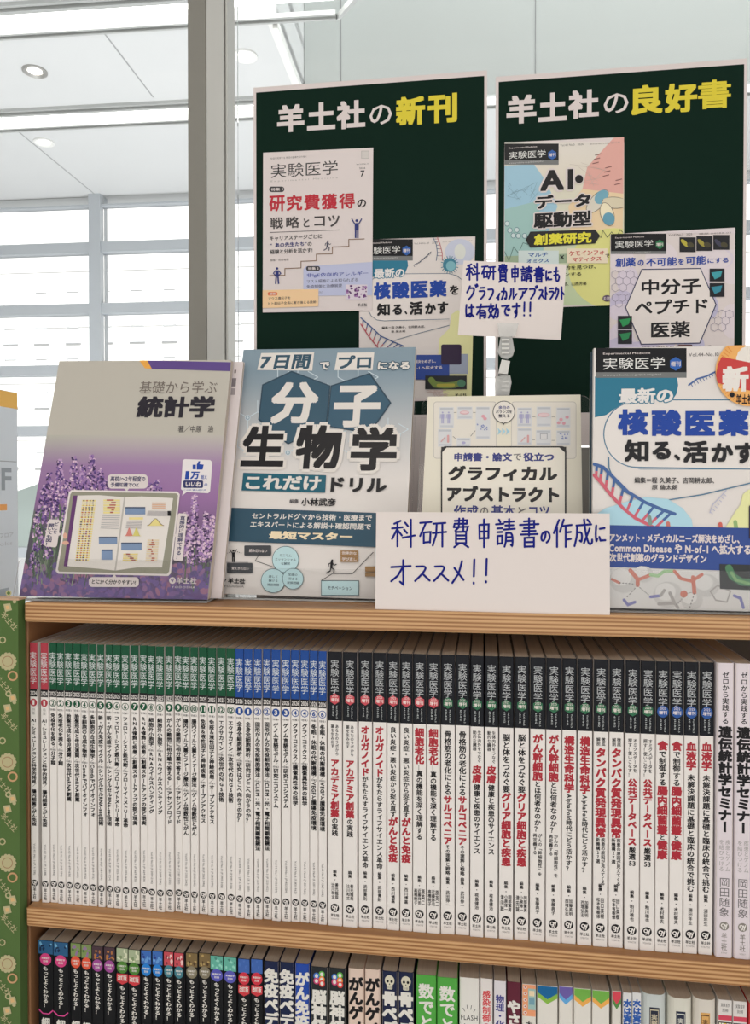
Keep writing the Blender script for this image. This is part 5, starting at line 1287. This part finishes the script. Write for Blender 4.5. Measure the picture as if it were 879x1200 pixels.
    for i in range(60): t = i * math.pi / 30; a.line([(cx + 140 * math.cos(t), cy + 142 * math.sin(t)), (cx + 176 * math.cos(t), cy + 180 * math.sin(t))], 5, k(216, 140, 70), step=1e-6)
    a.ell(cx, cy, 140, 142, k(232, 168, 96), 40)
    for i in range(12): t = math.radians(150 + i * 20); a.ell(cx + 14 + 62 * math.cos(t), cy - 62 + 58 * math.sin(t), 26, 26, k(222, 216, 208), 14, step=1e-6)
    a.ell(cx + 14, cy - 62, 62, 58, k(222, 216, 208), 24)
    a.poly([(722, 110), (1030, 172), (1056, 190), (1050, 260), (1030, 310), (900, 300), (700, 252), (690, 210), (700, 150)], k(190, 62, 60))
    a.text('新', 724, 160, 868, 300, k(222, 216, 210), .05); a.text('刊', 880, 185, 1010, 315, k(222, 216, 210), .05)
    a.ell(778, 316, 14, 14, INK, 14); a.text('羊土社', 800, 312, 892, 368, INK, .03)
display_book('journal', 'white and teal journal with a round orange sticker, standing at the right end', M_KA, .1640, .2370, .009, 1.0, k(206, 202, 200), PW, art_ka)
M_KB = M_KA @ Matrix.Translation((-.0012, .0095, .0095 * math.tan(math.radians(1.0))))
display_book('journal', 'second journal right behind the white and teal one with the sticker', M_KB, .1640, .2357, .009, 1.0, k(40, 60, 72), PW)
stand('clear acrylic stand under the white and teal journal', stand_m(L_KA), .1640, .0205, 1.0, .036, .20, .008, .004)

# ------------------------------------------------------------------ handwritten cards
PEN_INK = k(26, 34, 128, 1.0); CARD_W = k(216, 207, 203)
def card(name, label, M, W, H, th, chars, boxes, crop, wpx):
    t = thing(name, label, 'card', matrix=M, group=None)
    g = Geo(); g.box(0, 0, 0, W, th, H, CARD_W)
    a = Art(g, planemap(M, 0.0)); a.crop = crop; a.STEP = 5e-6
    a.strokes(chars, boxes, wpx, PEN_INK)
    g.build('sheet', MATTE, t)
    return t
cc = '科研費申請書の作成にオススメ!!'
xr = [(85, 172), (184, 284), (294, 375), (390, 442), (455, 526), (540, 612), (614, 655), (660, 730), (735, 802), (808, 850)]
bx = [(a_, 508 + (6 if i in (6,) else 0) + (30 if i == 6 else 0) + (18 if i == 9 else 0), b_, 612 - (14 if i in (6, 9) else 0)) for i, (a_, b_) in enumerate(xr)]
bx += [(80, 652, 162, 748), (165, 668, 228, 735), (232, 668, 294, 735), (298, 654, 352, 742), (366, 652, 396, 745), (410, 650, 440, 740)]
M_C = lean_matrix(-0.0995, 0.7092, TOP + .0003, 3.5, -0.5, 0.15)
t = card('message_card', 'large white card with blue handwriting on the shelf edge', M_C, .2110, .0904, .0005, cc, bx, (430, 440, 3.031), 7.5)
g = Geo(); sh = math.radians(4); 
g.box(0, .0006, 0.0, .2110, .0011, .0898, CARD_W); g.build('back_fold', MATTE, t)
M_N = lean_matrix(-0.0278, 0.8435, 1.5669, 2.3, 1.1, 4.2)
c2 = '科研費申請書にもグラフィカルアブストラクトは有効です!!'
b2 = [(546, 308, 562, 329), (564, 310, 581, 328), (582, 310, 597, 331), (598, 311, 609, 331), (610, 312, 624, 331), (625, 313, 638, 331), (639, 316, 647, 330), (648, 313, 657, 331),
      (546, 334, 560, 352), (561, 336, 570, 351), (571, 337, 580, 352), (581, 341, 587, 352), (587, 337, 595, 352), (596, 337, 606, 352), (607, 337, 619, 352), (620, 336, 630, 351), (631, 338, 638, 351), (638, 336, 642, 351), (643, 337, 650, 351), (650, 336, 656, 351), (656, 336, 662, 351),
      (545, 356, 556, 373), (558, 356, 572, 374), (572, 356, 585, 374), (587, 356, 598, 371), (600, 355, 610, 373), (612, 354, 617, 371), (619, 354, 624, 371)]
card('note', 'small white note with blue handwriting held up by a clear clip', M_N, .1094, .0812, .0005, c2, b2, (0, 0, 1), 2.2)

# clear clip holding the note above the cream book
ck = (at(594, 400, .838))
tclip = thing('note_clip', 'clear plastic clip holding the small handwritten note', 'clip', (ck.x, .838, TOP + .21))
def cpt(px, py): p = at(px, py, .838); return p.x - ck.x, p.z - (TOP + .21)
M_CLR = plain('clip_plastic', (0.82, 0.82, 0.80), 0.15); M_CLR.node_tree.nodes['Principled BSDF'].inputs['Alpha'].default_value = 0.45
M_CLIPW = plain('clip_joint', (0.72, 0.71, 0.68), 0.3)
def cpart(nm, pts, y0, y1, mats=(M_CLR, AEDGE)):
    g = Geo(); g.prism([cpt(*p) for p in pts], y0, y1, mat=0, side=1); return g.build(nm, list(mats), tclip)
cpart('pad', [(583, 378), (608, 378.5), (604, 394), (585, 394)], .0008, .0024)
cpart('jaw', [(587, 392), (600, 392), (603, 410), (601, 416), (595, 420), (588, 418), (583, 412), (585, 404)], .0026, .009)
cpart('jaw', [(588, 440), (598, 440), (599.5, 448), (597, 463), (581, 463), (579.5, 450), (582, 441)], .0, .009)
cpart('joint', [(588, 421), (598, 423), (595, 438), (584, 437)], .001, .008, (M_CLIPW, M_CLIPW))
for yy in (397, 402, 407, 412, 446, 451, 456): cpart('rib', [(588, yy), (597, yy), (597, yy + 2.2), (588, yy + 2.2)], .0005, .0022, (M_CLIPW, M_CLIPW))
cpart('post', [(586, 462), (592, 462), (592, 475), (586, 475)], .004, .006)
# ------------------------------------------------------------------ left side: green display board and floor sign
gx = at(23, 1000, .70).x
GRN = k(80, 104, 58); CRM = k(176, 168, 130)
t = thing('display_board', 'green paper covered board with cream pattern beside the bookshelf', 'board', (gx, .70, 0))
g = Geo(); g.box(-.26, 0, .0003, 0, .012, 1.2905, GRN)
a = Art(g, planemap(t.matrix_basis, 0.0)); rnd = random.Random(11)
def blob(x, y, r):
    for i in range(14): q = i * math.pi / 7; a.ell(x + r * .86 * math.cos(q), y + r * .86 * math.sin(q), r * .22, r * .22, CRM, 8, step=1e-6)
    a.ell(x, y, r * .92, r * .92, CRM, 20); a.ring(x, y, r * .6, 1.0, k(150, 120, 90), 18)
for kx in (0, -62, -124):
    for rep in range(5):
        y0 = 690 + rep * 118 + (kx % 5) * 6
        for (dx, dy, kind) in ((10, 45, 'd'), (17, 55, 's'), (9, 62, 'q'), (12, 78, 't'), (3, 100, 'c'), (11, 125, 'b'), (15, 142, 'r'), (5, 152, 't'), (15, 168, 'q')):
            x, y = kx + dx, y0 + dy - 40
            if kind == 'b': blob(x - 2, y, 10)
            elif kind == 'r': a.ring(x, y, 5, 2.0, k(190, 150, 110), 16)
            elif kind == 's': a.ell(x, y, 2.2, 2.2, CRM, 10)
            elif kind == 'c': a.ring(x, y, 3.4, 1.4, CRM, 12)
            elif kind == 'd': a.ell(x, y, 3.6, 3.6, CRM, 12); a.ell(x, y, 2, 2, GRN, 10)
            elif kind == 'q': a.poly([(x - 5, y - 4), (x + 3, y - 5), (x + 5, y + 3), (x - 3, y + 5)], CRM); a.poly([(x - 2.5, y - 2), (x + 1.5, y - 2.5), (x + 2.5, y + 1.5), (x - 1.5, y + 2.5)], k(206, 170, 120))
            else:
                V, Fc = lay_h('羊土社', .01); ca, sa = math.cos(.85), math.sin(.85)
                a.glyphs(V, Fc, lambda u, v: (x - 12 + (u * ca + v * sa) * 8.5, y - 8 + (u * sa - v * ca) * 8.5), CRM)
g.build('panel', MATTE, t)
g = Geo(); g.box(-.261, -.0006, 1.2907, .001, .0126, 1.2925, k(188, 156, 130)); g.build('top_strip', MATTE, t)
g = Geo(); g.box(-.2, .0125, .0003, -.05, .10, .02, k(120, 110, 100)); g.build('foot', MATTE, t)

t = thing('floor_sign', 'tall pale sign with an orange top band at the left edge', 'sign', (-.62, .80, 0))
MS = Matrix.Translation((-.62, .80, 0)) @ Matrix.Rotation(math.pi / 2, 4, 'Z')
g = Geo(); g.box(-.024, -.10, .0003, 0, .1625, 1.5292, k(206, 212, 218), bev=.0015)
f = lambda yy, z0, z1, y2, col: g.add([(.0001, yy, z0), (.0001, y2, z0), (.0001, y2, z1), (.0001, yy, z1)], [(0, 1, 2, 3)], col)
f(-.099, 1.507, 1.5282, .1615, k(232, 178, 96)); f(-.099, 1.4358, 1.4368, .158, k(150, 154, 158))
def sidetext(s, y0, y1, z0, z1, col, off):
    V, Fc = lay_h(s, off); u0, u1 = min(p[0] for p in V), max(p[0] for p in V); w0, w1 = min(p[1] for p in V), max(p[1] for p in V)
    g.add([(.0002 + l * 6e-6, y0 + (y1 - y0) * (u - u0) / (u1 - u0), z0 + (z1 - z0) * (w - w0) / (w1 - w0)) for u, w, l in V], Fc, col)
sidetext('3F', .098, .147, 1.398, 1.428, k(150, 156, 162), .03)
f(.10, 1.372, 1.380, .137, k(226, 160, 96)); sidetext('専門書フロア', .09, .15, 1.336, 1.343, k(170, 174, 178), 0)
sidetext('Books', .10, .148, 1.326, 1.331, k(185, 188, 192), 0)
f(.120, 1.24, 1.27, .140, k(160, 168, 174))
g.build('panel', MATTE, t)
g = Geo(); g.box(-.12, -.12, .0003, .0, .18, .012, (0.4, 0.4, 0.4)); g.build('foot', MATTE, t)

# the lettering curve was only a tool
bpy.data.objects.remove(_to); bpy.data.curves.remove(_tc)
